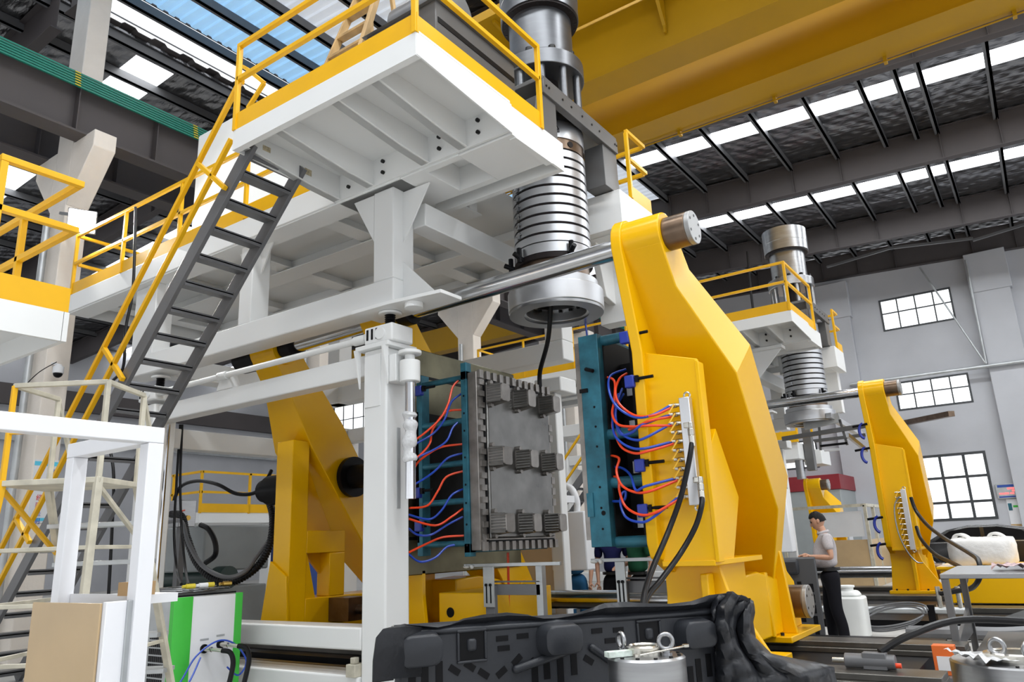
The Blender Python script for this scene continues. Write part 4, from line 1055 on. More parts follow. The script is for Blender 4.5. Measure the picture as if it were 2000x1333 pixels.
lh('lowest blue hose of the left mould', [(906, 1064, E_), (875, 1068, 6.6), (850, 1090, 6.45), (820, 1098, 6.3), (797, 1082, 6.15)], M_BLUE)

# take-out tool posts between the moulds
def tool_post(label, px0, px1, ytop, y_):
    a = at_y(px0, ytop, y_); b = at_y(px1, ytop, y_)
    t = thing('take_out_post', label, 'bracket', ((a.x + b.x) / 2, y_, .4))
    zt = a.z
    part(t, 'slotted_plate', MB().box(a.x, b.x, y_ - .02, y_, zt - .42, zt), M_GALV, .002)
    for fx in (.3, .7):
        x = a.x + (b.x - a.x) * fx
        part(t, 'slot', MB().box(x - .008, x + .008, y_ - .023, y_ - .019, zt - .38, zt - .18), M_BLACK)
        part(t, 'slot_screw', MB().cyl((x, y_ - .035, zt - .19), (x, y_ - .02, zt - .19), .016, n=8), M_BLACK)
    part(t, 'post', MB().box(a.x + .01, b.x - .01, y_, y_ + .06, .4, zt - .2), M_STAIR, .004)
    part(t, 'arm', MB().box(a.x, b.x + .55, y_ + .06, y_ + .12, zt - .30, zt - .19).box(a.x, b.x + .55, y_ + .06, y_ + .12, zt - .17, zt - .155), M_STAIR, .003)
    part(t, 'cross_bar', MB().box(a.x - .28, b.x + .85, y_ - .005, y_ + .03, zt, zt + .035), M_GALV, .003)
    part(t, 'second_post', MB().box(b.x + .50, b.x + .58, y_ + .06, y_ + .14, .4, zt), M_GALV, .003)
    part(t, 'gripper', MB().ball((a.x - .24, y_ - .01, zt + .005), .03, 8, (1.5, 1, .6)).ball((a.x - .16, y_ - .01, zt + .005), .025, 8), M_JUG)
    return t
tool_post('grey slotted take-out bracket below the left mould half', 945, 965, 1108, 6.9)
tool_post('grey slotted take-out bracket below the right mould half', 1202, 1221, 1098, 7.0)
# ================================================================== SECOND AND THIRD MACHINES
def copy_tree(o, d=None, label=None, parent=None):
    c = o.copy(); COL.objects.link(c)
    if parent is None:
        c.location = Vector(o.location) + Vector(d); c['label'] = label
    else:
        c.parent = parent
    for ch in list(o.children): copy_tree(ch, parent=c)
    return c
D2 = Vector((.17, 11.0, 0))
copy_tree(ND, D2, 'white work platform with yellow railing on the second machine, right of the near platen')
copy_tree(FD, D2, 'small white rear platform beside the head of the second machine')
copy_tree(PO, D2, 'steel portal around the head of the second machine')
copy_tree(HU, D2 + V(0, 0, -.2), 'silver banded extrusion head of the second machine, beyond the near platen')
copy_tree(mp_, D2, 'long white platform of the second machine, behind the near lift frame')
copy_tree(uf, D2, 'white lift frame of the second machine seen below its platform')
copy_tree(fr, D2, 'white portal frame of the second machine behind the moulds')
copy_tree(st, D2, 'grey stair with yellow handrail of the second machine, seen between the two mould halves')
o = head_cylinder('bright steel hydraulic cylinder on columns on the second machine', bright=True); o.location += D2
TA2 = (6.42, 4.34); TB2 = (8.75, .52)
o = platen('yellow clamp platen of the second machine behind the man, with black hoses', -3.10, 1, TA2, TB2, .2); o.location += D2
o = tie_nut('dark end cap on top of the second yellow platen', -2.60, -2.30, TA2); o.location += D2
o = tie_nut('grey end cap at the foot of the second yellow platen', -2.62, -2.34, TB2, .175); o.location += D2
o = single('tie_bar', 'chromed tie bar of the second machine entering its yellow platen', 'tie bar', MB().cyl((-8.0, *TA2), (-2.6, *TA2), .105, n=30), M_CHROME); o.location += D2
o = single('tie_bar', 'thick grey lower tie bar behind the waist of the man', 'tie bar', MB().cyl((-8.0, *TB2), (-2.6, *TB2), .13, n=30), M_CHROME); o.location += D2
# white triangular console under the second platform
o = thing('platform_console', 'white triangular console under the platform of the second machine', 'bracket', (-4.6, 16.5, 4.4))
part(o, 'console_web', MB().py([(-5.3, 5.42), (-4.25, 5.42), (-5.3, 4.3)], 16.62, 16.66), M_WHITE)
part(o, 'console_flange', MB().box(-5.5, -4.2, 16.5, 16.8, 5.42, 5.49), M_WHITE)
# manifold and hoses of the second platen
man2, mz2 = manifold('aluminium water manifold on the second yellow platen', -2.60, 6.51, 2.25, 1.05)
man2.location += D2
def sh2(name, label, pts, r, m):
    o = single(name, label, 'hose', MB().tube(pts, r, 8), m); return o
q = [at_y(px, py, y) for px, py, y in ((1779, 972, 17.3), (1790, 1000, 17.2), (1815, 1030, 16.6), (1850, 1055, 15.5), (1895, 1082, 13.2), (1911, 1096, 12.4), (1914, 1125, 12.2), (1900, 1148, 12.4), (1870, 1155, 12.8), (1838, 1160, 13.2))]
sh2('feed_hose', 'upper black hose from the second manifold down to the steel table', q, .035, M_RUB)
q = [at_y(px, py, y) for px, py, y in ((1790, 1030, 17.3), (1800, 1055, 17.0), (1825, 1082, 16.4), (1855, 1098, 15.5), (1880, 1112, 14.2), (1886, 1135, 13.6), (1868, 1152, 13.4), (1832, 1162, 13.3))]
sh2('feed_hose', 'lower black hose from the second manifold passing behind the table edge', q, .035, M_RUB)
q = [at_y(px, py, 17.35) for px, py in ((1757, 970), (1748, 985), (1748, 1010), (1756, 1045), (1772, 1078), (1790, 1098), (1803, 1100))]
sh2('water_hose', 'thin grey loose hose hanging in a bow on the second platen', q, .014, M_STEEL)
for k, (px, py) in enumerate(((1686, 838), (1691, 885), (1716, 1020), (1722, 1072))):
    p = at_y(px, py, 17.35)
    t = thing('swing_clamp', ('topmost', 'second', 'third', 'lowest')[k] + ' dark blue curved clamp on the edge of the second platen', 'clamp', p)
    arc_ = [p + V(.02 - .10 * math.sin(a), -.03, .16 * math.cos(a) - .05) for a in (0.1, .7, 1.3, 1.9, 2.5, 3.0)]
    part(t, 'arm', MB().tube(arc_, .03, 8), M_BCLAMP)
    part(t, 'screw', MB().cyl(p + V(-.2, -.03, .06), p + V(.10, -.03, .09), .025, n=8), M_BLACK)
# take-out gear between the platens of the second machine
tg = thing('take_out_gripper', 'dark take-out gripper frame below the head of the second machine', 'gripper', (-4, 18, 3.0))
def at17(px, py, y=18.2): return at_y(px, py, y)
part(tg, 'upper_arm', MB().bar(at17(1528, 858), at17(1690, 832), .09, .1), M_DARK)
part(tg, 'side_plate', MB().bar(at17(1570, 832), at17(1640, 816), .05, .22), M_GALV)
part(tg, 'slide_rail', MB().bar(at17(1618, 812, 18.0), at17(1680, 848, 20.0), .12, .12), M_ALU)
part(tg, 'lower_arm', MB().bar(at17(1590, 862), at17(1690, 850), .07, .07), M_DARK)
part(tg, 'gripper_bar', MB().bar(at17(1602, 872), at17(1655, 866), .05, .05), M_BLACK)
part(tg, 'gripper_rod', MB().bar(at17(1610, 880), at17(1640, 878), .06, .06), M_ALU)
part(tg, 'lamp_bar', MB().bar(at17(1655, 850, 17.6), at17(1692, 880, 18.6), .06, .09), M_ALU)
part(tg, 'hanger', MB().bar(at17(1600, 835), at17(1603, 880), .05), M_DARK)
part(tg, 'hanger', MB().bar(at17(1640, 820), at17(1655, 870), .05), M_DARK)
bed2 = thing('machine_bed', 'black machine bed of the second machine behind the white canister', 'machine bed', (-4, 16.5, 0))
part(bed2, 'bed_box', MB().box(-9, .2, 13.4, 20.8, 0, .12), M_BLACK)
for y in (14.9, 17.3, 19.7):
    part(bed2, 'guide_rail', MB().box(-9, .35, y - .25, y + .25, .12, .20), M_BEDST, .006)
part(bed2, 'pipe', MB().cyl((-9, 13.3, .28), (-1.3, 13.3, .28), .05, n=12), M_GALV)
for x in (-3.6, -1.75):
    part(bed2, 'pipe_bracket', MB().box(x - .05, x + .05, 13.25, 13.45, 0, .36), M_BLACK)
for x in (-1.62, -1.36):
    part(bed2, 'hose_fitting', MB().cyl((x, 13.3, .28), (x, 13.3, .62), .035, n=10), M_NICKEL)
# third, smaller machine
o = platen('small distant yellow platen behind the head of the man', -6.5, 1, (26.1, 2.93), (28.1, .55), .2)
o = tie_nut('black end cap on top of the small distant yellow platen', -6.0, -5.75, (26.1, 2.93), .17)
o = tie_nut('black end cap low on the small distant yellow platen', -6.04, -5.75, (28.1, .55), .17)
d3 = thing('distant_platform', 'small white platform with yellow box of the distant third machine', 'platform', (-7.3, 25, 3.6))
pa = at_y(1535, 872, 25); pb = at_y(1592, 905, 25)
part(d3, 'deck_box', MB().box(pa.x - 3, pb.x - .35, 24.6, 26.0, pb.z + .15, pa.z + .05), M_WHITE, .01)
part(d3, 'outer_box', MB().box(pa.x + .25, pb.x, 26.0, 27.2, pb.z + .05, pa.z - .1), M_WHITE, .01)
part(d3, 'toe_board', MB().box(pa.x - 3, pb.x - .3, 24.5, 24.6, pa.z + .05, pa.z + .4), M_RAIL)
for dx in (0, .5, .95):
    part(d3, 'rail_post', MB().bar((pa.x + dx, 24.6, pa.z + .3), (pa.x + dx, 24.6, pa.z + 1.4), .06), M_RAIL)
part(d3, 'top_rail', MB().bar((pa.x - 2, 24.6, pa.z + 1.4), (pb.x - .1, 24.6, pa.z + 1.4), .06), M_RAIL)
part(d3, 'column', MB().box(pa.x + .5, pa.x + .75, 25.2, 25.5, pb.z - .2, pa.z + 1.3), M_DARK)
part(d3, 'nozzle', MB().cyl((pa.x + .3, 25.2, pb.z - .45), (pa.x + .3, 25.2, pb.z + .2), .14, n=16), M_STEEL)
part(d3, 'leg', MB().box(pa.x - 2.6, pa.x - 2.2, 25, 25.4, 0, pb.z + .2), M_WHITE)
# grey cabin with red fascia against the end wall
cb = thing('grey_cabin', 'grey cabin with dark red roof fascia against the end wall', 'cabin', (-8.5, 32, 0))
ca = at_y(1637, 932, 31)
part(cb, 'walls', MB().box(ca.x - 6, ca.x, 31, 33.9, 0, ca.z - .45), M_GREYBOX, .02)
part(cb, 'fascia', MB().box(ca.x - 6.05, ca.x + .05, 30.95, 33.95, ca.z - .45, ca.z + .12), M_REDTOP, .01)
for k, x in enumerate((ca.x - .55,)):
    pass
pz0 = at_x(1655, 1015, ca.x)
part(cb, 'notice', MB().box(ca.x, ca.x + .02, 31.3, 31.9, 1.0, 2.1), M_CABW)
part(cb, 'notice_header', MB().box(ca.x + .02, ca.x + .025, 31.32, 31.88, 1.95, 2.08), M_BLUECAB)
# cream guard fence with tan panel before the cabin
gf = thing('guard_fence', 'cream guard fence with tan lower panels left of the second platen', 'fence', (-4.4, 21, 0))
f0 = at_y(1560, 998, 22.5); f1 = at_y(1688, 987, 22.5); f2 = at_y(1712, 990, 24.5)
zt_ = f1.z
part(gf, 'top_bar', MB().bar((f0.x - .6, 22.5, zt_), (f1.x, 22.5, zt_), .08), M_LADDER)
part(gf, 'top_bar', MB().bar((f1.x, 22.5, zt_), (f1.x, 25.5, zt_), .08), M_LADDER)
for x, y in ((f1.x, 22.5), (f1.x, 23.6), (f1.x, 25.5), (f0.x - .5, 22.5)):
    part(gf, 'fence_post', MB().bar((x, y, 0), (x, y, zt_), .08), M_LADDER)
part(gf, 'tan_panel', MB().box(f1.x - 1.25, f1.x - .06, 22.48, 22.52, .0, 1.22), M_TAN)
part(gf, 'clear_panel', MB().box(f1.x - 1.2, f1.x - .1, 22.49, 22.51, 1.30, zt_ - .15), M_CABW)
part(gf, 'panel_frame', MB().bar((f1.x - 1.28, 22.5, 0), (f1.x - 1.28, 22.5, zt_ - .1), .06), M_LADDER)
part(gf, 'tan_panel', MB().box(f1.x - .02, f1.x + .02, 22.6, 25.4, .0, 1.22), M_TAN)
# display board and notice on the end wall
bx0 = at_y(1945.5, 958, WY); bx1 = at_y(1999, 955, WY)
db = thing('display_board', 'grey electronic display board with red digits on the end wall, right of the big window', 'display', ((bx0.x + bx1.x) / 2, WY - .1, 2.8))
zb_ = at_y(1972, 974, WY).z; zt_ = at_y(1972, 945, WY).z
X0, X1 = bx0.x, bx1.x
M_LED = mat('red_led', (0.9, 0.1, 0.1), .5, emis=(1.0, 0.10, 0.10, 1.6))
part(db, 'case', MB().box(X0, X1, WY - .12, WY, zb_, zt_), M_GALV, .01)
H_ = zt_ - zb_
part(db, 'header', MB().box(X0 + .06, X1 - .04, WY - .125, WY - .12, zt_ - H_ * .24, zt_ - H_ * .07), M_BLUECAB)
part(db, 'footer', MB().box(X0 + .06, X1 - .04, WY - .125, WY - .12, zb_ + H_ * .06, zb_ + H_ * .16), M_BLUECAB)
def text_part(parent, name, body, size, origin, xaxis, zaxis, material, spacing=1.0):
    cu = bpy.data.curves.new(name, 'FONT'); cu.body = body; cu.size = size; cu.space_character = spacing
    cu.align_x = 'LEFT'; cu.extrude = .002
    tmp = bpy.data.objects.new(name, cu); COL.objects.link(tmp)
    dg = bpy.context.evaluated_depsgraph_get(); me = bpy.data.meshes.new_from_object(tmp.evaluated_get(dg))
    bpy.data.objects.remove(tmp)
    me.materials.clear(); me.materials.append(material); me.name = name
    xa = Vector(xaxis).normalized(); za = Vector(zaxis).normalized(); na = xa.cross(za)
    M4 = Matrix((xa, za, na)).transposed().to_4x4()
    M4.translation = Vector(origin) - ORG[parent.name]
    me.transform(M4)
    o = bpy.data.objects.new(name, me); COL.objects.link(o); o.parent = parent; ORG[o.name] = ORG[parent.name]
    return o
W_ = X1 - X0
for (u0, u1, v) in ((.42, .80, .66), (.58, .78, .50), (.10, .45, .33), (.50, .64, .33), (.72, .95, .33)):
    part(db, 'led_row', MB().box(X0 + W_ * u0, X0 + W_ * u1, WY - .126, WY - .12, zb_ + H_ * (v - .05), zb_ + H_ * (v + .06)), M_LED)
nb = thing('wall_notice', 'white notice sheet with coloured blocks under the display board', 'notice', ((X0 + X1) / 2, WY - .04, 1.9))
part(nb, 'sheet', MB().box(X0 + .25, X1 + .02, WY - .03, WY, zb_ - 1.35, zb_ - .02), M_CABW)
for (u0, u1, v0, v1, m_) in ((.32, .46, .70, .90, M_BSTEEL), (.5, .85, .78, .84, M_GRN), (.80, .98, .30, .58, M_YCLIP), (.28, .78, .24, .32, M_WOOD), (.9, .99, .28, .56, M_GREEN)):
    part(nb, 'colour_block', MB().box(X0 + W_ * u0, X0 + W_ * u1, WY - .034, WY - .03, zb_ - 1.35 + 1.3 * v0, zb_ - 1.35 + 1.3 * v1), m_)

# ------------------------------------------------------------------ left side: column sign, camera, floodlight, platforms
sg = thing('column_notice', 'tall white safety notice with red and blue characters on the cream column', 'notice', (-13.58, 5.88, 2.0))
s0 = at_x(64, 897, -13.58); s1 = at_x(108, 1022, -13.58)
part(sg, 'sheet', MB().box(-13.6, -13.585, 5.70, 6.07, s1.z, s0.z), M_CABW)
part(sg, 'top_stripe', MB().box(-13.585, -13.582, 5.70, 6.07, s0.z - .10, s0.z - .03), mat('light_blue_print', (.10, .55, .75), .5))
part(sg, 'bottom_stripe', MB().box(-13.585, -13.582, 5.70, 6.07, s1.z + .03, s1.z + .08), mat('light_blue_print', (.10, .55, .75), .5))
M_PRB = mat('blue_print', (.05, .08, .45), .5); M_PRR = mat('red_print', (.70, .03, .03), .5)
zc = s0.z - .24
for k, ch in enumerate('事'):
    if True:
        text_part(sg, 'character', ch, .11, (-13.581, 5.93, zc - k * .12), (0, 1, 0), (0, 0, 1), M_PRB)
for k, ch in enumerate('经验是明'):
    text_part(sg, 'character', ch, .105, (-13.581, 5.78, zc - .42 - k * .125), (0, 1, 0), (0, 0, 1), M_PRR if k < 2 else M_PRB)
sc_ = thing('security_camera', 'small white dome security camera on the cream column', 'camera', (-13.4, 5.8, 4.4))
cpos = at_x(113, 730, -13.35)
part(sc_, 'housing', MB().cyl(cpos + V(0, 0, 0), cpos + V(0, 0, .12), .085, n=20).cyl(cpos + V(0, 0, .12), cpos + V(0, 0, .16), .05, n=16), M_CABW, .01)
part(sc_, 'dome', MB().ball(cpos, .075, 16), M_BLACK)
part(sc_, 'arm', MB().bar(cpos + V(0, 0, .15), (-13.6, cpos.y, cpos.z + .22), .035), M_CABW)
part(sc_, 'cable', MB().tube([cpos + V(-.02, -.03, .2), cpos + V(-.1, -.25, .0), (-13.58, cpos.y - .4, cpos.z - .25)], .008, 6), M_RUB)
fl_ = thing('floodlight', 'lit white floodlight hanging in front of the cream column', 'lamp', (-12.75, 5.6, 6.9))
fp = at_x(160, 432, -12.75)
M_FLOOD = mat('floodlight_lens', (1, 1, 1), .4, emis=(1.0, .97, .92, 60))
nrm = Vector((.86, -.42, -.28)).normalized()
sd = nrm.cross(Vector((0, 0, 1))).normalized(); uu = sd.cross(nrm)
def fpt(a, b, c): return fp + sd * a + uu * b + nrm * c
part(fl_, 'housing', MB().prism([fpt(-.22, -.2, 0), fpt(.22, -.2, 0), fpt(.22, .2, 0), fpt(-.22, .2, 0)], nrm * -.16), M_STAIR, .01)
part(fl_, 'lens', MB().prism([fpt(-.20, -.18, .004), fpt(.20, -.18, .004), fpt(.20, .18, .004), fpt(-.20, .18, .004)], nrm * .008), M_FLOOD)
part(fl_, 'bracket', MB().bar(fpt(0, .1, -.1), (-13.6, fp.y, fp.z + .4), .05), M_STAIR)
sd_ = bpy.data.lights.new('floodlight_beam', 'SPOT'); sd_.energy = 1500; sd_.spot_size = 2.1; sd_.spot_blend = .5; sd_.shadow_soft_size = .16; sd_.color = (1, .97, .92)
so = bpy.data.objects.new('floodlight_beam', sd_); COL.objects.link(so); so.location = fpt(0, 0, .06)
so.rotation_euler = nrm.to_track_quat('-Z', 'Y').to_euler()

lp = thing('left_platform', 'white platform with yellow railing at the left edge of the picture', 'platform', (-7.4, 1.5, 3.25))
part(lp, 'deck_box', MB().box(-9.6, -6.42, -.5, 2.76, 3.44, 3.50), M_WHITE)
part(lp, 'fascia', MB().box(-6.42, -6.38, -.5, 2.755, 3.25, 3.50), M_WHITE)
part(lp, 'fascia', MB().box(-9.6, -6.38, 2.76, 2.80, 3.25, 3.50), M_WHITE)
part(lp, 'joist', MB().box(-8.0, -7.9, -.5, 2.76, 3.28, 3.44), M_WHITE)
part(lp, 'leg', MB().box(-9.5, -9.2, -.4, -.1, 0, 3.44), M_WHITE)
part(lp, 'leg', MB().box(-9.5, -9.2, 2.3, 2.6, 0, 3.44), M_WHITE) if False else None
part(lp, 'toe_board', MB().box(-6.395, -6.38, -.5, 2.79, 3.50, 3.71), M_RAIL)
for z in (4.67, 4.24):
    part(lp, 'rail', MB().bar((-6.4, 2.15, z), (-6.4, 2.7975, z), .055), M_RAIL, .004)
    part(lp, 'rail', MB().bar((-6.43, 2.77, z), (-8.6, 2.77, z), .055), M_RAIL, .004)
part(lp, 'rail_post', MB().bar((-6.4, 2.18, 3.5), (-6.4, 2.18, 4.64), .055), M_RAIL, .004)
part(lp, 'rail_post', MB().bar((-7.45, 2.77, 3.5), (-7.45, 2.77, 4.64), .055), M_RAIL, .004)
part(lp, 'rail_post', MB().bar((-8.6, 2.77, 3.5), (-8.6, 2.77, 4.64), .055), M_RAIL, .004)
# low platform with yellow railing far behind the left platen
fpl = thing('low_platform', 'low white platform with double yellow railing beyond the left yellow platen', 'platform', (-18.3, 13, 0))
A0 = Vector((-18.3, 11.8, 0))
part(fpl, 'deck_box', MB().box(-21, -18.3, 11.8, 16.5, 2.35, 2.62), M_WHITE, .01)
for z in (3.15, 3.68):
    part(fpl, 'rail', MB().bar((-18.3, 11.8, z), (-18.3, 16.5, z), .06), M_RAIL)
    part(fpl, 'rail', MB().bar((-18.3, 11.8, z), (-21, 11.8, z), .06), M_RAIL)
for p in ((-18.3, 11.8), (-18.3, 13.3), (-18.3, 14.9), (-18.3, 16.5), (-19.6, 11.8), (-21, 11.8)):
    part(fpl, 'rail_post', MB().bar((p[0], p[1], 2.6), (p[0], p[1], 3.7), .06), M_RAIL)
part(fpl, 'toe_board', MB().box(-18.30, -18.27, 11.8, 16.5, 2.62, 2.85), M_RAIL)
part(fpl, 'leg', MB().box(-18.9, -18.5, 14.2, 14.6, 0, 2.35), M_WHITE, .01)
part(fpl, 'leg', MB().box(-20.8, -20.4, 12.2, 12.6, 0, 2.35), M_WHITE, .01)
part(fpl, 'handrail', MB().bar((-18.2, 15.4, 2.4), (-16.7, 15.4, .9), .06), M_RAIL)
part(fpl, 'ladder', MB().bar((-18.2, 15.0, 2.4), (-16.5, 15.0, .05), .05, .12), M_STAIR)
bc = single('blue_cabinet', 'blue electrical cabinet behind the left yellow platen', 'cabinet', B(-12.2, -11.4, 9.4, 10.2, 0, 1.95), M_BLUECAB, bevel=.01)
bw = thing('switch_box', 'pale switch box with round buttons on the blue cabinet', 'switch box', (-11.9, 9.35, .85))
part(bw, 'plate', MB().box(-12.1, -11.75, 9.33, 9.395, .75, 1.15), M_CABW, .01)
for i in range(2):
    for j in range(2):
        part(bw, 'button', MB().cyl((-12.0 + i * .15, 9.33, .86 + j * .15), (-12.0 + i * .15, 9.30, .86 + j * .15), .03, n=10), (M_RED, M_GRN)[j])
gb = thing('gearbox_unit', 'grey extruder gearbox with green barrel behind the coiled hoses', 'gearbox', (-12.5, 8.3, 0))
part(gb, 'housing', MB().box(-13.0, -11.6, 7.6, 8.9, 1.25, 2.0), M_GREYBOX, .03)
part(gb, 'barrel', MB().cyl((-13.2, 7.9, 1.15), (-11.3, 7.9, 1.15), .18, n=20), mat('dark_green_paint', (.012, .035, .03), .35))
part(gb, 'base', MB().box(-13.1, -11.5, 7.7, 8.8, 0, 1.0), M_GREYBOX, .02)

text_part(bpy.data.objects['window_3'], 'pane_lettering', '富', .85, (wins[2][0] + .42 * (wins[2][1] - wins[2][0]), WY + .045, wins[2][2] + .72 * (wins[2][3] - wins[2][2])), (1, 0, 0), (0, 0, 1), mat('pale_lettering', (.6, .63, .68), .6, emis=(.8, .83, .9, .8)))
# ================================================================== FOREGROUND LEFT
M_FRAMEW = mat('white_powder_coat', (0.78, 0.79, 0.82), 0.35, var=0.02)
gd = thing('guard_door_frame', 'white tubular guard frame with solid lower panels in the left foreground', 'frame', (-3.6, 1.9, 0))
XC, YC, ZC = -3.43, 1.94, 2.10
W2 = .075
part(gd, 'corner_post', MB().bar((XC, YC, 0), (XC, YC, ZC - W2 - .0005), W2), M_FRAMEW, .004)
part(gd, 'top_bar', MB().bar((XC, YC + W2 / 2, ZC - W2 / 2), (XC, .35, ZC - W2 / 2), W2), M_FRAMEW, .004)
part(gd, 'top_bar', MB().bar((XC - W2 / 2 - .0005, YC, ZC - W2 / 2), (-4.18, YC, ZC - W2 / 2), W2), M_FRAMEW, .004)
part(gd, 'inner_post', MB().bar((-4.14, YC, 0), (-4.14, YC, ZC - W2 - .0005), W2), M_FRAMEW, .004)
part(gd, 'near_post', MB().bar((XC, .38, 0), (XC, .38, ZC - W2), W2), M_FRAMEW, .004)
part(gd, 'white_panel', MB().box(XC - .02, XC + .01, 1.79, YC - .04, .02, 1.325), M_FRAMEW, .003)
part(gd, 'panel_edge', MB().box(XC - .01, XC + .02, YC - .06, YC - .03, .02, 1.325), M_GALV, .002)
part(gd, 'tan_panel', MB().box(-4.08, XC - .021, 1.78, 1.79, .02, 1.32), M_TAN, .002)
part(gd, 'back_panel', MB().box(-4.10, XC - .03, YC + .02, YC + .03, .02, 1.345), M_CABW)

# mobile platform ladder, standing askew behind the guard frame
ld = thing('platform_ladder', 'worn cream and yellow mobile platform ladder at the left edge', 'ladder', (-5.2, 2.35, 0))
LU = Vector((.83, .557, 0)).normalized(); LV = Vector((-LU.y, LU.x, 0)); LO = Vector((-5.27, 2.04, 0)); LZ = 2.0; LW, LD = .60, .46
def lpt(u, v, z): return LO + LU * u + LV * v + V(0, 0, z)
def tubeb(a, b, m=M_LADDER, w=.032, nm='rail'):
    return part(ld, nm, MB().bar(a, b, w), m, .003)
def legpt(u, v, z):            # point on the leg that stands under a deck corner
    t_ = 1 - z / LZ
    return lpt(u + (.06 if u > .1 else -.06) * t_, v - .18 * t_ if v < .1 else v + .95 * t_, z)
for u in (0, LW):
    my = M_RAIL if u < .1 else M_LADDER
    for v in (0, LD):
        tubeb(legpt(u, v, 0), legpt(u, v, LZ), my if v < .1 else M_LADDER, .042, 'leg')
        tubeb(lpt(u, v, LZ), lpt(u, v, LZ + .60), my if v < .1 else M_LADDER, .030, 'guard_post')
    tubeb(lpt(u, 0, LZ + .60), lpt(u, LD, LZ + .60), M_LADDER, .030, 'guard_rail')
    tubeb(lpt(u, LD, LZ + .58), lpt(u, LD + .28, LZ + .10), M_LADDER, .026, 'handrail')
    tubeb(lpt(u, .02, LZ - .06), legpt(u, LD, 1.55), my, .026, 'brace')
    for k in range(5):
        z = .30 + k * .32
        tubeb(legpt(u, 0, z), legpt(u, LD, z), M_LADDER, .024, 'side_bar')
tubeb(lpt(0, 0, LZ + .60), lpt(LW, 0, LZ + .60), M_LADDER, .030, 'guard_rail')
tubeb(lpt(0, 0, LZ + .30), lpt(LW, 0, LZ + .30), M_RAIL, .026, 'guard_rail')
for k in range(5): tubeb(legpt(0, 0, .3 + k * .32), legpt(LW, 0, .3 + k * .32), M_LADDER, .024, 'front_bar')
part(ld, 'deck', MB().prism([lpt(-.02, -.02, LZ - .035), lpt(LW + .02, -.02, LZ - .035), lpt(LW + .02, LD + .02, LZ - .035), lpt(-.02, LD + .02, LZ - .035)], V(0, 0, .035)), M_LADDER, .004)
for k in range(7):
    z = .22 + k * .25; p0 = legpt(0, LD, z); p1 = legpt(LW, LD, z)
    part(ld, 'step', MB().prism([p0 - LV * .09, p1 - LV * .09, p1 + LV * .09, p0 + LV * .09], V(0, 0, .03)), M_GALV, .003)

# chiller with green corners
CXc = -7.50
ch = thing('chiller_unit', 'white cabinet with green corner strips and two hose ports in the left foreground', 'chiller', (-7.9, 4.9, 0))
CY0, CY1, CZ = 4.62, 5.40, 1.10
part(ch, 'body', MB().box(-8.35, CXc, CY0, CY1, .05, CZ), M_GREYBOX if False else M_GALV, .01)
part(ch, 'front_panel', MB().box(CXc, CXc + .012, CY0 + .20, CY1 - .06, .06, CZ - .01), M_CABW, .003)
part(ch, 'green_corner', MB().pz([(CXc - .05, CY0 - .012), (CXc + .02, CY0 - .012), (CXc + .045, CY0 + .06), (CXc + .02, CY0 + .20), (CXc - .05, CY0 + .20)], .05, CZ), M_GRN, .004)
part(ch, 'green_corner', MB().pz([(CXc - .05, CY1 - .07), (CXc + .02, CY1 - .07), (CXc + .03, CY1 + .012), (CXc - .05, CY1 + .012)], .05, CZ), M_GRN, .004)
part(ch, 'top_guard', MB().box(-8.3, CXc - .05, CY0 + .02, CY1 - .02, CZ, CZ + .015), M_BLACK)
for k in range(10):
    y = CY0 + .05 + k * .07
    part(ch, 'guard_wire', MB().cyl((-8.3, y, CZ + .06), (CXc - .06, y, CZ + .06), .006, n=6), M_STEEL)
for k in range(3):
    part(ch, 'guard_ring', MB().torus((-7.9, 5.0, CZ + .04 + .02 * k), .30 - .0 * k, .006, (0, 0, 1), 28, 6), M_STEEL)
vent = mesh_of(MB().box(-.012, .012, -.004, .002, -.028, .028), 'vent_slot', M_BLACK)
for i in range(8):
    for j in range(8):
        inst(ch, 'vent_slot', vent, (CXc - .14 - i * .035, CY0, .72 - j * .072))
for k, (u, v) in enumerate(((.36, .45), (.55, .47))):
    y = CY0 + u; z = v + .12
    pt = part(ch, 'hose_port', MB().cyl((CXc + .012, y, z), (CXc + .03, y, z), .045, n=18), M_BLACK)
    part(pt, 'port_fitting', MB().cyl((CXc + .03, y, z), (CXc + .12, y + .02, z - .005), .026, n=12).cyl((CXc + .12, y + .02, z - .005), (CXc + .24, y + .06, z - .015), .02, n=12), M_NICKEL)
    part(ch, 'port_label', MB().box(CXc + .012, CXc + .014, y - .05, y + .05, z + .08, z + .10), M_GALV)
for k, lab in enumerate(('left black hose curving down from the chiller port', 'right black hose curving down from the chiller port')):
    y = CY0 + (.36, .55)[k]; z = (.57, .59)[k]
    hose('chiller_hose', lab, [V(CXc + .24, y + .06, z - .015), V(CXc + .33, y + .10, z - .04), V(CXc + .38, y + .10, z - .16), V(CXc + .40, y + .03, z - .40), V(CXc + .42, y - .03, .03)], .026, M_RUB)
hose('air_hose', 'thin blue air hose arching over the chiller ports', [V(CXc + .30, CY0 - .35, .05), V(CXc + .18, CY0 + .0, .30), V(CXc + .10, CY0 + .22, .52), V(CXc + .12, CY0 + .45, .64), V(CXc + .12, CY0 + .66, .58), V(CXc + .16, CY0 + .78, .40), V(CXc + .2, CY0 + .66, .28), V(CXc + .2, CY0 + .52, .38)], .009, M_BLUE)
hose('air_hose', 'second thin blue air hose hanging left of the chiller ports', [V(CXc + .34, CY0 - .25, .05), V(CXc + .2, CY0 + .08, .28), V(CXc + .1, CY0 + .27, .5)], .009, M_BLUE)
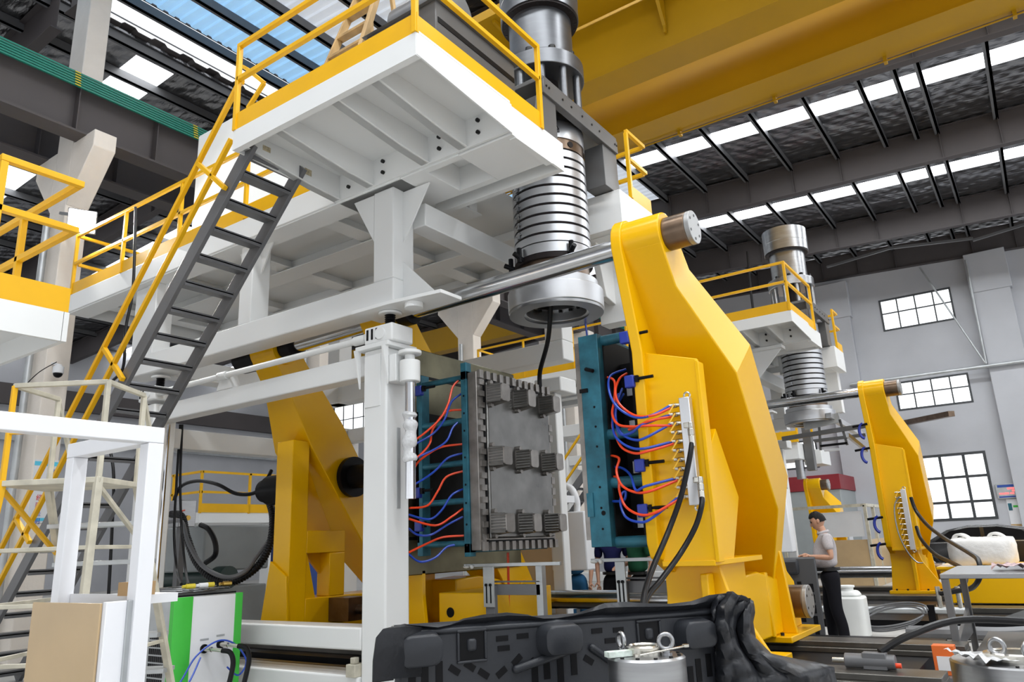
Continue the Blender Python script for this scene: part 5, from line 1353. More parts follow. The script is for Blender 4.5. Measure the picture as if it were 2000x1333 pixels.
for k, (dx, dy, m_, nm_) in enumerate(((-.1, .18, M_YCLIP, 'yellow plug connector lying left on top of the chiller'), (-.12, .42, M_YCLIP, 'yellow plug connector lying in the middle on top of the chiller'), (-.1, .33, M_CABW, 'clear plastic connector lying on top of the chiller'), (-.1, .62, M_BRASS, 'brass fitting lying on the right of the chiller top'))):
    single('connector', nm_, 'connector', MB().cyl((CXc + dx, CY0 + dy, CZ + .10), (CXc + dx + .02, CY0 + dy + .09, CZ + .10), .026, n=12).cyl((CXc + dx, CY0 + dy - .04, CZ + .10), (CXc + dx, CY0 + dy, CZ + .10), .017, n=10), m_)
bxp = at_z(262, 1164, 1.34)
part(gd, 'rear_shelf', MB().box(bxp.x - .35, XC - .04, YC + .04, bxp.y + .2, 1.30, 1.34), M_CABW)
single('cardboard_box', 'small torn cardboard box on the guard panel behind the white post', 'box', B(bxp.x - .07, bxp.x + .05, bxp.y - .04, bxp.y + .07, 1.3405, 1.40), M_CARD)
single('steel_rod', 'bright vertical steel rod behind the white guard frame', 'rod', MB().cyl(at_y(330, 830, 5.4), V(at_y(330, 830, 5.4).x, 5.4, 0), .022, n=10), M_CHROME)

# looping hydraulic hoses between chiller and platen
def yp(lst): return [at_y(px, py, y) for px, py, y in lst]
hose('hydraulic_hose', 'thick black hose looping over the yellow railing to the left platen', yp([(338, 985, 7.2), (352, 952, 7.2), (385, 940, 7.2), (425, 947, 7.2), (462, 965, 7.3), (500, 962, 7.4), (522, 935, 7.5), (530, 920, 7.6)]), .03, M_RUB)
def rib(u): return .055 + .005 * math.sin(u * 560)
single('ribbed_hose', 'thick ribbed black hose sagging from the left platen to the valve block', 'hose', MB().tube(yp([(524, 975, 7.6), (533, 1010, 7.5), (528, 1060, 7.3), (505, 1105, 7.1), (460, 1135, 6.9), (420, 1132, 6.8), (385, 1100, 6.8), (365, 1050, 6.9), (355, 1010, 7.0), (335, 1005, 7.1)]), rib, 12, 60), M_RUB)
hose('hydraulic_hose', 'smooth grey hydraulic hose sagging beside the ribbed hose', yp([(330, 1020, 6.9), (355, 1020, 6.8), (368, 1060, 6.7), (395, 1105, 6.7), (440, 1128, 6.7), (478, 1118, 6.9), (500, 1090, 7.1), (530, 1050, 7.4)]), .032, M_STAIR)
hose('hydraulic_hose', 'short black hose from the brass valve bending down', yp([(392, 1026, 7.0), (408, 1035, 7.0), (420, 1060, 7.0), (420, 1085, 7.0), (402, 1100, 7.0)]), .04, M_RUB)
hose('cable', 'left thin black cable hanging behind the white guard post', yp([(352, 830, 6.2), (345, 940, 6.2), (340, 1040, 6.2), (345, 1110, 6.1), (354, 1142, 5.6)]), .018, M_RUB)
hose('cable', 'right thin black cable hanging behind the white guard post', yp([(356, 830, 6.2), (352, 940, 6.2), (355, 1040, 6.2), (362, 1110, 6.0), (368, 1142, 5.6)]), .018, M_RUB)
hose('cable', 'black cable running down beside the stair handrail', yp([(265, 405, 5.5), (260, 560, 5.5), (246, 640, 5.45), (240, 720, 5.45), (212, 760, 5.5), (213, 860, 5.5), (222, 930, 5.5), (218, 1050, 5.5), (205, 1290, 5.5), (203, 1345, 5.5)]), .022, M_RUB)
vb = thing('valve_block', 'steel hydraulic valve block with red handle at the hose ends', 'valve', yp([(360, 1040, 7.1)])[0])
v0 = yp([(340, 1000, 7.1)])[0]
part(vb, 'block', MB().box(v0.x - .15, v0.x + .15, v0.y, v0.y + .3, v0.z - .25, v0.z + .18), M_STEEL, .01)
part(vb, 'pipe_stand', MB().box(v0.x - .06, v0.x + .06, v0.y + .1, v0.y + .2, 0, v0.z - .25), M_STAIR)
part(vb, 'handle', MB().bar(v0 + V(.2, -.05, -.02), v0 + V(.38, -.05, .0), .02), M_RED)
part(vb, 'fitting', MB().cyl(v0 + V(.15, 0, -.12), v0 + V(.42, 0, -.12), .04, n=12), M_BRASS)
# ================================================================== FOREGROUND CENTRE: plastic pallet with flash
PO_ = Vector((-2.28, 2.35, 0)); PU = Vector((.53, .848, 0)).normalized(); PN = Vector((PU.y, -PU.x, 0)); PZ = Vector((0, 0, 1))
def pp_(u, z, n=0.0): return PO_ + PU * u + PZ * z + PN * n
def on_pal(px, py, n=0.0):
    r = ray(px, py); c = PO_ + PN * n; k = (c - EYE).dot(PN) / r.dot(PN); p = EYE + r * k
    return (p - PO_).dot(PU), p.z
def pbox(mb, u0, u1, z0, z1, n0, n1):
    return mb.prism([pp_(u0, z0, n0), pp_(u1, z0, n0), pp_(u1, z1, n0), pp_(u0, z1, n0)], PN * (n1 - n0))
pal = thing('plastic_pallet', 'charcoal blow-moulded pallet standing on edge in the foreground with its flash still on', 'pallet', pp_(.9, 0, 0))
mbp = MB(); mbp.prism([pp_(.03, 0, -.05), pp_(1.78, 0, -.05), pp_(1.78, 1.13, -.05), pp_(1.0, 1.158, -.05), pp_(.03, 1.163, -.05)], PN * .05)
part(pal, 'deck', mbp, M_BPLAST, .02)
mbp = MB(); mbp.prism([pp_(.02, 1.145, -.06), pp_(.02, 1.150, .004), pp_(.02, 1.168, .012), pp_(.02, 1.195, -.03), pp_(.02, 1.195, -.06)], pp_(1.76, 1.118, 0) - pp_(.02, 1.145, 0))
part(pal, 'top_rim', mbp, M_BPLAST, .012)
def foot(u, z, w=.185, h=.125, dpt=.085):
    ring = []; n_ = 6; r_ = .045
    for q, (sx, sz) in enumerate(((1, 1), (-1, 1), (-1, -1), (1, -1))):
        for k in range(n_):
            a = PI / 2 * (q + k / (n_ - 1)); ring.append((sx * (w / 2 - r_) + r_ * math.cos(a), sz * (h / 2 - r_) + r_ * math.sin(a)))
    vs = []; prof = ((1.12, -.01), (1.06, .02), (.98, dpt * .75), (.94, dpt * .93), (.80, dpt)); m = len(ring)
    for s_, n1 in prof:
        for a, b in ring: vs.append(pp_(u + a * s_, z + b * s_, n1))
    fs = []
    for j in range(len(prof) - 1):
        for i in range(m):
            i2 = (i + 1) % m; fs.append((j * m + i, (j + 1) * m + i, (j + 1) * m + i2, j * m + i2))
    fs.append(tuple(range((len(prof) - 1) * m, len(prof) * m))[::-1])
    mb = MB().add(vs, fs)
    part(pal, 'foot', mb, M_BPLAST, smooth=50)
for (px, py) in ((822, 1272), (1100, 1250), (1366, 1240)):
    u, z = on_pal(px, py, .06); foot(u, z)
for u in (.22, .92, 1.62):
    foot(u, .52); foot(u, .10, h=.14)
hole_i = 0
def slot(px, py, w, h, ang=0.0):
    u, z = on_pal(px, py, 0.002); ca_, sa_ = math.cos(ang), math.sin(ang)
    pts = [pp_(u + a * ca_ - b * sa_, z + a * sa_ + b * ca_, -.01) for a, b in ((-w / 2, -h / 2), (w / 2, -h / 2), (w / 2, h / 2), (-w / 2, h / 2))]
    part(pal, 'slot', MB().prism(pts, PN * .013), M_BLACK)  # black block on the deck, its colour stands for shade in an open slot
for (px, py) in ((981, 1248), (1021, 1243), (984, 1267), (1166, 1233), (1208, 1231), (1192, 1252)): slot(px, py, .055, .022)
for (px, py, a) in ((888, 1310, -.6), (918, 1302, -.6), (945, 1317, -.6), (980, 1314, .6), (1150, 1290, -.6), (1036, 1297, .6), (1010, 1290, .7)): slot(px, py, .05, .026, a)
for (px, py) in ((1068, 1303), (1095, 1310), (1121, 1295), (1365, 1310), (1385, 1300), (805, 1325), (830, 1322), (858, 1318), (1045, 1318), (1350, 1325)): slot(px, py, .03, .10)
for (px, py, w_) in ((921, 1262, .16), (1267, 1240, .16)):
    u, z = on_pal(px, py, 0)
    mb = MB()
    for (a0, a1, b0, b1) in ((-.066, .066, .055, .066), (-.066, .066, -.066, -.055), (-.066, -.055, -.055, .055), (.055, .066, -.055, .055)): pbox(mb, u + a0, u + a1, z + b0, z + b1, -.005, .012)
    part(pal, 'window_rim', mb, M_BPLAST, .004)
    mb = MB(); pbox(mb, u - .055, u + .055, z - .055, z + .055, -.01, .003); part(pal, 'window_recess', mb, M_BLACK)  # black pad gives the framed recess its shade by colour
    mb = MB(); pbox(mb, u - .022, u + .022, z - .022, z + .03, -.01, .015); part(pal, 'window_boss', mb, M_BPLAST, .012)
# diagonal ribs
for (p0, p1) in (((1135, 1262), (1000, 1310)), ((1150, 1262), (1220, 1310))):
    u0, z0 = on_pal(*p0); u1, z1 = on_pal(*p1)
    part(pal, 'rib', MB().bar(pp_(u0, z0, .01), pp_(u1, z1, .01), .035, .03, up=PN), M_BPLAST, .015)
# flash: thin sheet standing off the rim, wavy outer edge
outl = [(728, 1333, .10), (729, 1290, .12), (735, 1245, .13), (748, 1229, .10), (790, 1219, .05), (820, 1224, .0), (850, 1226, -.02), (875, 1222, -.02), (905, 1209, -.02), (945, 1201, -.02), (990, 1197, -.02), (1030, 1201, -.02), (1055, 1209, -.02), (1085, 1209, -.02), (1115, 1203, -.02), (1150, 1190, -.02), (1180, 1179, .0), (1220, 1176, .02), (1265, 1179, .03), (1310, 1180, .03), (1350, 1175, .02), (1385, 1163, .02), (1420, 1159, .04), (1450, 1164, .06), (1466, 1172, .08)]
vs = []; 
for i, (px, py, n1) in enumerate(outl):
    u, z = on_pal(px, py, n1)
    zi = min(z - .015, 1.18 - .02 * u) if i > 3 else z - .02
    ui = max(u, .10) if i <= 3 else u
    wob = .012 * math.sin(i * 2.3)
    vs += [pp_(ui + (.06 if i <= 3 else 0), zi, -.02), pp_((ui + u) / 2 + (.02 if i < 4 else 0), (zi + z) / 2 + .01, n1 * .6 + .02 + wob), pp_(u, z, n1), pp_(u, z - .006, n1 - .012), pp_((ui + u) / 2, (zi + z) / 2, n1 * .6 - .01 + wob)]
fs = []
for i in range(len(outl) - 1):
    a, b = 5 * i, 5 * i + 5
    for j in range(4): fs.append((a + j, b + j, b + j + 1, a + j + 1))
part(pal, 'flash', MB().add(vs, fs), M_LEATH, smooth=60)
# heavy folded flash hanging off the right end and trailing on the rail
rows = [[(1400, 1168, 0.0), (1432, 1160, .05), (1455, 1166, .04), (1466, 1178, .0), (1468, 1195, -.10)],
        [(1392, 1195, .02), (1415, 1185, .09), (1440, 1196, .02), (1458, 1205, .06), (1464, 1215, -.10)],
        [(1385, 1225, .02), (1412, 1220, .10), (1432, 1232, .0), (1455, 1235, .07), (1470, 1250, -.10)],
        [(1395, 1265, .02), (1420, 1258, .09), (1445, 1270, .0), (1470, 1272, .06), (1505, 1285, -.10)],
        [(1400, 1300, .02), (1430, 1290, .08), (1470, 1300, .02), (1515, 1300, .05), (1570, 1297, -.10)],
        [(1405, 1335, .03), (1440, 1325, .08), (1495, 1330, .04), (1560, 1325, .06), (1625, 1306, -.05)],
        [(1410, 1375, .03), (1450, 1370, .08), (1510, 1375, .05), (1575, 1370, .06), (1632, 1345, -.02)]]
vs = []; nr = len(rows); nc = 5; SUB = 5
def lerp(a, b, t): return tuple(x + (y - x) * t for x, y in zip(a, b))
NR = (nr - 1) * SUB + 1; NC = (nc - 1) * SUB + 1
for i in range(NR):
    ri = min(i // SUB, nr - 2); tr_ = i / SUB - ri
    for j in range(NC):
        rj = min(j // SUB, nc - 2); tc_ = j / SUB - rj
        s1_ = tr_ * tr_ * (3 - 2 * tr_); s2_ = tc_ * tc_ * (3 - 2 * tc_)
        a = lerp(rows[ri][rj], rows[ri][rj + 1], tc_); b = lerp(rows[ri + 1][rj], rows[ri + 1][rj + 1], tc_)
        px, py, n1 = lerp(a, b, tr_)
        n1 += .018 * math.sin(j * 1.35 + i * .22) + .008 * math.sin(i * 1.1 + j * .4)
        u, z = on_pal(px, py, n1); vs.append(pp_(u, max(z, .02), n1))
fs = []
for i in range(NR - 1):
    for j in range(NC - 1):
        a = i * NC + j; fs.append((a, a + 1, a + NC + 1, a + NC))
o = part(pal, 'folded_flash', MB().add(vs, fs), M_LEATH, smooth=80)
sm = o.modifiers.new('thick', 'SOLIDIFY'); sm.thickness = .018; sm.offset = -1
# ------------------------------------------------------------------ canisters
def eye_bolt(parent, p, ang, s_=1.0):
    ax = (math.cos(ang), math.sin(ang), 0)
    e = part(parent, 'eye_bolt', MB().torus(p + V(0, 0, .055 * s_), .030 * s_, .0095 * s_, ax, 24, 10).cyl(p, p + V(0, 0, .025 * s_), .016 * s_, n=12).cyl(p, p + V(0, 0, .01), .024 * s_, n=12), M_STEEL, smooth=60)
    return e
def canister(label, c, r, zt, s_=1.0, ring=True):
    t = thing('steel_canister', label, 'canister', (c[0], c[1], .0))
    part(t, 'stand', MB().box(c[0] - r * .8, c[0] + r * .8, c[1] - r * .8, c[1] + r * .8, 0, zt - .55), M_STAIR, .01)
    part(t, 'shell', MB().lathe((c[0], c[1], 0), [(r, zt - .55), (r, zt - .128), (r - .004, zt - .125), (r, zt - .122), (r, zt - .008), (r - .01, zt), (.0, zt), (.0, zt - .55)], 56), M_STEEL, smooth=30)
    part(t, 'neck_ring', MB().lathe((c[0] - .01, c[1] + .01, zt), [(r * .47, 0), (r * .47, .03), (r * .40, .036), (r * .36, .03), (r * .36, 0)], 40), M_NICKEL, smooth=40)
    return t
c1 = Vector((-1.395, 2.856, 1.06)); rr1 = .15
k1 = canister('grey steel canister with two eye bolts standing before the black pallet', c1, rr1, c1.z)
pR = Vector((RIGHT.x, RIGHT.y, 0)).normalized(); pF = Vector((FWD.x, FWD.y, 0)).normalized()
eye_bolt(k1, c1 - pR * .085 + pF * .06, 0.9, .9)
eye_bolt(k1, c1 + pR * .075 - pF * .03, 2.2, .9)
ME_SCR = mesh_of(MB().cyl((0, 0, 0), (0, 0, .006), .008, n=8), 'cap_screw', M_BOLT)
for i in range(12):
    a = 2 * PI * i / 12 + .2
    inst(k1, 'cap_screw', ME_SCR, c1 + V(math.cos(a) * rr1 * .86, math.sin(a) * rr1 * .86, 0))
wr = thing('wrench', 'bright open-ended wrench lying across the front canister lid', 'wrench', c1 + V(0, 0, .01))
w0 = c1 - pR * .05 - pF * .10 + V(0, 0, .012); w1 = c1 + pR * .155 - pF * .01 + V(0, 0, .028)
part(wr, 'shaft', MB().bar(w0, w1, .014, .006), M_NICKEL, .002)
for e in (w0, w1): part(wr, 'jaw', MB().cyl(e - V(0, 0, .004), e + V(0, 0, .006), .014, n=8), M_NICKEL)
bx = c1 - pR * .10 - pF * .02
ub = (pR * .95 + pF * .3).normalized(); vb_ = Vector((-ub.y, ub.x, 0))
single('small_box', 'small white and green carton on the lid of the front canister', 'box', MB().prism([bx + ub * a + vb_ * b + V(0, 0, .002) for a, b in ((-.06, -.022), (.05, -.022), (.05, .022), (-.06, .022))], V(0, 0, .02)), mat('carton_print', (.62, .70, .64), .5, var=.3, scale=40))
c2 = Vector((-.265, 4.66, .85)); rr2 = .305
k2 = canister('wide grey steel canister with two eye bolts at the lower right corner', c2, rr2, c2.z)
eye_bolt(k2, c2 - pR * .10 - pF * .0 + V(0, 0, .0), 1.2, 1.15)
eye_bolt(k2, c2 - pR * .03 - pF * .14, 2.4, 1.15)
inst(k2, 'cap_screw', ME_SCR, c2 + V(.0, -.26, 0))
mbt = MB()
vs = []; fs = []; n_ = 9
for i in range(n_):
    for j in range(n_):
        a = (i / (n_ - 1) - .5); b = (j / (n_ - 1) - .5)
        p = c2 - pR * (.20 - a * .22) + pF * (b * .26 - .02)
        vs.append(p + V(0, 0, .006 + .03 * abs(math.sin(i * 1.7 + j * 1.1)) * (1 - abs(a)) + (.03 if i < 2 else 0)))
for i in range(n_ - 1):
    for j in range(n_ - 1):
        a = i * n_ + j; fs.append((a, a + n_, a + n_ + 1, a + 1))
single('plastic_film', 'crumpled white plastic film on the lid of the wide canister', 'film', mbt.add(vs, fs), M_PLWRAP, smooth=60)

# ------------------------------------------------------------------ steel table on the right with its load
tb = thing('steel_table', 'long steel work table at the right edge', 'table', (.0, 10.3, 0))
TZ = 1.0; tx0, ty0, ty1 = -1.11, 9.46, 11.3
part(tb, 'top', MB().box(tx0, 1.5, ty0, ty1, TZ - .05, TZ), M_STEEL, .004)
for x, y in ((tx0 + .04, ty0 + .04), (tx0 + .04, ty1 - .04), (1.4, ty0 + .04), (1.4, ty1 - .04)):
    part(tb, 'leg', MB().box(x - .035, x + .035, y - .035, y + .035, 0, TZ - .05), M_STAIR, .004)
part(tb, 'lower_rail', MB().box(tx0 + .04, 1.4, ty0 + .02, ty0 + .07, .12, .20), M_STAIR, .004)
part(tb, 'side_plate', MB().px([(ty0, .22), (ty1, .22), (ty1, .52), (ty0, .26)], tx0 + .01, tx0 + .05), M_STAIR, .004)
part(tb, 'lower_shelf', MB().box(tx0 + .2, 1.4, ty0 + .1, ty1, .20, .23), M_STAIR)
vs = []; fs = []
for i in range(8):
    for j in range(6):
        vs.append((tx0 + .45 + i * .07, ty0 + .45 + j * .09, TZ + .01 + .07 * abs(math.sin(i * 1.9 + j * 2.7))))
for i in range(7):
    for j in range(5):
        a = i * 6 + j; fs.append((a, a + 6, a + 7, a + 1))
single('clear_bag', 'crumpled clear plastic bag of dark red parts on the steel table', 'bag', MB().add(vs, fs), mat('red_parts_in_bag', (.45, .30, .31), .3, var=.6, scale=22), smooth=0)
single('sheet_metal', 'grey sheet metal panel lying under the steel table', 'panel', MB().prism([(-.8, 10.6, .40), (1.3, 10.6, .46), (1.3, 11.2, .62), (-.2, 11.2, .58)], (0, 0, .02)), M_GREYBOX)
oc = at_z(1852, 1318, .2)
single('steel_beam_end', 'open steel channel lying under the orange carton', 'beam', MB().box(oc.x - .12, oc.x + 1.4, oc.y - .2, oc.y + .25, .14, .199).box(oc.x - .12, oc.x - .05, oc.y - .2, oc.y + .25, 0, .14).box(oc.x + 1.3, oc.x + 1.4, oc.y - .2, oc.y + .25, 0, .14), M_STAIR)
ob = thing('orange_carton', 'orange carton with white label beside the wide canister', 'box', (oc.x, oc.y, .2))
part(ob, 'carton', MB().pz([(oc.x - .09, oc.y - .07), (oc.x + .09, oc.y - .07), (oc.x + .09, oc.y + .07), (oc.x - .09, oc.y + .07)], .2, .45), M_ORANGE, .004)
part(ob, 'label_sheet', B(oc.x - .06, oc.x + .08, oc.y - .075, oc.y - .07, .24, .36), M_CABW)
mo = thing('hydraulic_motor', 'small dark hydraulic motor lying on the rail at the lower right', 'motor', (-1.6, 7.0, .42))
part(mo, 'body', MB().cyl((-1.62, 7.0, .46), (-1.24, 7.0, .46), .058, n=16).box(-1.48, -1.30, 6.95, 7.05, .402, .53), M_STAIR, .006)
part(mo, 'shaft', MB().cyl((-1.72, 7.0, .46), (-1.62, 7.0, .46), .02, n=10), M_NICKEL)
part(mo, 'red_cap', MB().cyl((-1.24, 6.98, .44), (-1.20, 6.98, .44), .02, n=10), M_RED)
hose('hydraulic_hose', 'black hose running from the small motor across the floor to the table', [V(-1.35, 7.02, .53), V(-1.15, 7.2, .64), V(-.8, 7.7, .72), V(-.2, 8.2, .66), V(.6, 8.6, .6)], .03, M_RUB)

# ------------------------------------------------------------------ bulk bag, car, drum, hoses on the floor
yb_ = 15.6
b0 = at_y(1850, 1080, yb_); b1 = at_y(1986, 1080, yb_); zb0 = at_y(1915, 1106, yb_).z; zb1 = at_y(1915, 1052, yb_).z
bag = thing('bulk_bag', 'full white bulk bag standing on a yellow base before the black car', 'bulk bag', ((b0.x + b1.x) / 2, yb_ + .5, zb0))
mb = MB(); n_ = 28; prof = [(.92, 0), (.97, .08), (1.0, .22), (1.0, .44), (.98, .54), (.92, .60), (.55, .63), (.10, .62)]
wx = (b1.x - b0.x) / 2; wy = .55; cx_, cy_ = (b0.x + b1.x) / 2, yb_ + .5
hz = (zb1 - zb0) / .62
vs = []
for r_, h_ in prof:
    for i in range(n_):
        a = 2 * PI * i / n_; e = .35
        sx = math.copysign(abs(math.cos(a)) ** e, math.cos(a)); sy = math.copysign(abs(math.sin(a)) ** e, math.sin(a))
        wv_ = 1 + .025 * math.sin(5 * a + h_ * 20)
        vs.append((cx_ + wx * r_ * sx * wv_, cy_ + wy * r_ * sy * wv_, zb0 + h_ * hz + .015 * math.sin(7 * a)))
fs = []
for j in range(len(prof) - 1):
    for i in range(n_):
        i2 = (i + 1) % n_; fs.append((j * n_ + i, j * n_ + i2, (j + 1) * n_ + i2, (j + 1) * n_ + i))
fs += [tuple(range(n_ - 1, -1, -1)), tuple(range((len(prof) - 1) * n_, len(prof) * n_))]
part(bag, 'sack', mb.add(vs, fs), M_SACK, smooth=60)
for sx in (-.55, .5):
    for sy in (-.4, .35):
        x = cx_ + wx * sx; y = cy_ + wy * sy
        part(bag, 'lifting_loop', MB().tube([(x - .16, y, zb1 - .08), (x - .1, y, zb1 + .05), (x + .02, y - .05, zb1 + .06), (x + .12, y - .05, zb1 - .02), (x + .16, y - .1, zb1 - .12)], .025, 6), M_SACK)
single('yellow_base', 'yellow steel base under the white bulk bag', 'base', MB().box(b0.x - .15, b1.x + 1.2, yb_ - .1, yb_ + 1.3, .20, zb0 - .001).box(b0.x - .2, b1.x + 1.25, yb_ - .14, yb_ + 1.34, zb0 - .05, zb0), M_YEL, bevel=.01)
cx0 = at_y(1836, 1075, 26).x - 1.3
car = thing('car', 'black car parked before the end wall behind the bulk bag', 'car', (cx0 + 2.3, 26.9, 0))
body = [(0, .35), (.05, .75), (.35, .92), (.95, 1.02), (1.55, 1.36), (2.1, 1.47), (2.8, 1.47), (3.5, 1.36), (4.3, 1.0), (4.6, .9), (4.7, .4), (4.5, .25), (.2, .25)]
part(car, 'body', MB().py([(cx0 + a, b) for a, b in body], 26.0, 27.8), M_CAR, .06, smooth=40)
part(car, 'side_window', MB().py([(cx0 + 1.2, 1.04), (cx0 + 1.62, 1.32), (cx0 + 2.15, 1.41), (cx0 + 2.4, 1.41), (cx0 + 2.4, 1.04)], 25.985, 26.0), M_BLACK)
part(car, 'side_window', MB().py([(cx0 + 2.5, 1.04), (cx0 + 2.5, 1.41), (cx0 + 2.85, 1.41), (cx0 + 3.4, 1.30), (cx0 + 3.7, 1.04)], 25.985, 26.0), M_BLACK)
part(car, 'chrome_strip', MB().box(cx0 + 1.0, cx0 + 3.8, 25.98, 25.995, .995, 1.015), M_CHROME)
for x in (.95, 3.75):
    for y in (26.0, 27.6):
        wl = part(car, 'wheel', MB().cyl((cx0 + x, y - .02, .34), (cx0 + x, y + .2, .34), .34, n=28), M_RUB, .03)
        part(wl, 'rim', MB().cyl((cx0 + x, y - .03, .34), (cx0 + x, y, .34), .22, n=20), M_ALU)
jg = thing('plastic_canister', 'large milky white plastic canister behind the legs of the man', 'canister', (-2.62, 12.25, 0))
part(jg, 'body', MB().rbox(-2.86, -2.44, 12.05, 12.45, 0, .56, .09, 'z').rbox(-2.82, -2.48, 12.09, 12.41, .56, .64, .09, 'z', .72), M_JUG, .03, smooth=50)
part(jg, 'neck', MB().cyl((-2.68, 12.25, .62), (-2.68, 12.25, .68), .10, n=20), M_JUG)
part(jg, 'cap', MB().cyl((-2.68, 12.25, .68), (-2.68, 12.25, .71), .12, n=20), M_JUG, .006)
for k in range(3):
    pts = [V(-2.2 + (.42 + .03 * k) * math.cos(a), 12.7 + .25 * math.sin(a), .06 + .25 * (1 + math.sin(a * 1.0 + .5)) * .6 + .03 * k) for a in [i * 2 * PI / 14 for i in range(14)]]
    hose('cable', ('outer', 'middle', 'inner')[k] + ' grey cable of the coil beside the white plastic canister', pts, .014, M_STAIR)
hose('blue_tube', 'blue hose lying flat on the floor right of the man', [V(-2.6, 10.3, .02), V(-1.9, 10.6, .12), V(-1.3, 10.2, .04), V(-.6, 9.3, .02)], .014, M_BLUE)
for k in range(2):
    hose('foam_tube', ('front', 'rear')[k] + ' grey foam pipe lying on the floor left of the table', [V(-1.95, 12.2 + .2 * k, .08), V(-1.4, 12.1 + .22 * k, .10), V(-.8, 12.2 + .2 * k, .09), V(-.2, 12.5 + .2 * k, .12)], .075, M_STAIR)
single('grey_part', 'flat grey slotted plastic part on the floor right of the man', 'part', MB().box(-2.1, -1.45, 10.1, 10.5, .0, .06), M_STAIR, bevel=.01)
# pallet that the man is touching, leaning behind the foot of the near platen
lpn = thing('plastic_pallet', 'charcoal slotted pallet standing upright under the hand of the man', 'pallet', (-2.95, 10.9, 0))
a0 = Vector((-3.32, 10.75, 0)); du = Vector((.97, .23, 0)).normalized(); dn = Vector((du.y, -du.x, 0))
def lpp(u, z, n): return a0 + du * u + V(0, 0, z) + dn * n
def lbox(mb, u0, u1, z0, z1, n0, n1): return mb.prism([lpp(u0, z0, n0), lpp(u1, z0, n0), lpp(u1, z1, n0), lpp(u0, z1, n0)], dn * (n1 - n0))
Hl = 1.16; Wl = .62
mb = MB(); lbox(mb, 0, Wl, 0, Hl, -.10, 0); part(lpn, 'deck', mb, mat('slate_plastic', (.05, .052, .057), .45), .02)
mb = MB(); lbox(mb, .04, .40, Hl - .22, Hl - .02, 0, .08); part(lpn, 'foot', mb, M_BPLAST, .035)
mb = MB(); lbox(mb, -.2, .25, .0, .02, 0, .01)
for r_ in range(7):
    for c_ in range(4):
        z = Hl - .36 - r_ * .135 - (.03 if c_ % 2 else 0); u = .06 + c_ * .145
        mb = MB(); lbox(mb, u, u + .055, z - .055, z + .05, -.01, .003); part(lpn, 'slot', mb, M_BLACK)  # black plate coloured as the shade inside a slot
# control box on an arm and other gear behind the moulds
cx1 = thing('control_box', 'pale hanging control cabinet behind the right mould half', 'control box', (-5.95, 9.95, 1.05))
part(cx1, 'box', MB().box(-6.23, -5.63, 9.85, 10.1, 1.08, 1.92), M_CABW, .02)
part(cx1, 'arm_pipe', MB().tube([(-5.80, 9.95, 1.92), (-5.80, 9.95, 2.1), (-5.9, 9.95, 2.28), (-6.15, 9.95, 2.33)], .05, 12), M_CABW)
part(cx1, 'joint', MB().cyl((-6.2, 9.95, 2.2), (-6.2, 9.95, 2.45), .12, n=24).box(-6.3, -6.02, 9.8, 10.05, 2.05, 2.2), M_GALV, .02)
part(cx1, 'support', MB().box(-6.0, -5.8, 9.46, 9.9, 2.05, 2.15), M_CABW)
single('tan_cabinet', 'tan cabinet behind the take-out bracket between the moulds', 'cabinet', MB().box(-7.0, -6.3, 10.0, 10.3, 0.0, 1.5), M_TAN, bevel=.01)
pc_ = at_y(1568, 1040, 19.5)
single('control_box', 'pale control cabinet on a white pipe at the left of the man', 'control box', MB().box(-4.45, -3.85, 14.0, 14.25, 1.15, 2.25).cyl((-4.4, 14.1, .0), (-4.4, 14.1, 1.2), .06, n=12), M_CABW, bevel=.02)

# ------------------------------------------------------------------ wooden step ladder on the near platform
sl = thing('wooden_stepladder', 'worn wooden stepladder standing on the near work platform', 'stepladder', (-5.4, 4.9, 5.87))
def wb(a, b, w=.05, h=.07, nm='rail'): part(sl, nm, MB().bar(a, b, w, h), M_WOOD, .004)
A = at_y(597, 140, 4.55); Bp = at_y(665, 100, 4.55)
yl = 4.62
fl0 = V(-5.62, yl, 5.87); fl1 = V(-5.15, yl, 5.87)
apex = 8.0
L_ = [(V(-5.66, 4.55, 5.87), V(-5.50, 5.25, 8.0)), (V(-5.02, 4.55, 5.87), V(-5.18, 5.25, 8.0))]
for a, b in L_: wb(a, b, .05, .08, 'front_rail')
for z in (6.12, 6.42, 6.72, 7.02, 7.35, 7.68):
    t_ = (z - 5.87) / 2.13
    a = L_[0][0].lerp(L_[0][1], t_); b = L_[1][0].lerp(L_[1][1], t_)
    wb(a, b, .09, .035, 'tread')
R_ = [(V(-5.60, 5.58, 5.87), V(-5.50, 5.3, 8.0)), (V(-5.08, 5.58, 5.87), V(-5.18, 5.3, 8.0))]
for a, b in R_: wb(a, b, .04, .05, 'rear_rail')
for z in (6.35, 7.1):
    t_ = (z - 5.87) / 2.13
    wb(R_[0][0].lerp(R_[0][1], t_), R_[1][0].lerp(R_[1][1], t_), .035, .05, 'cross_bar')
hose('air_hose', 'blue air tube hanging straight down under the near die ring', [V(-4.35, 7.9, 4.5), V(-4.36, 8.0, 3.9), V(-4.4, 8.1, 3.3)], .012, M_BLUE)
hose('cable', 'thick black cable hanging below the near die ring', [V(-4.55, 7.5, 4.4), V(-4.75, 7.7, 3.95), V(-5.02, 7.9, 3.62), V(-5.07, 7.95, 3.42)], .03, M_RUB)
hose('cable', 'black cables rising beside the cylinder of the near head', [V(-4.95, 6.5, 6.7), V(-5.0, 6.45, 7.0), V(-4.9, 6.5, 7.2), V(-4.8, 6.7, 7.25)], .02, M_RUB)
hose('cable', 'black cables hanging beside the bright cylinder of the second machine', [V(-5.0, 17.6, 6.0), V(-5.02, 17.6, 7.0), V(-4.98, 17.6, 8.2)], .03, M_RUB)

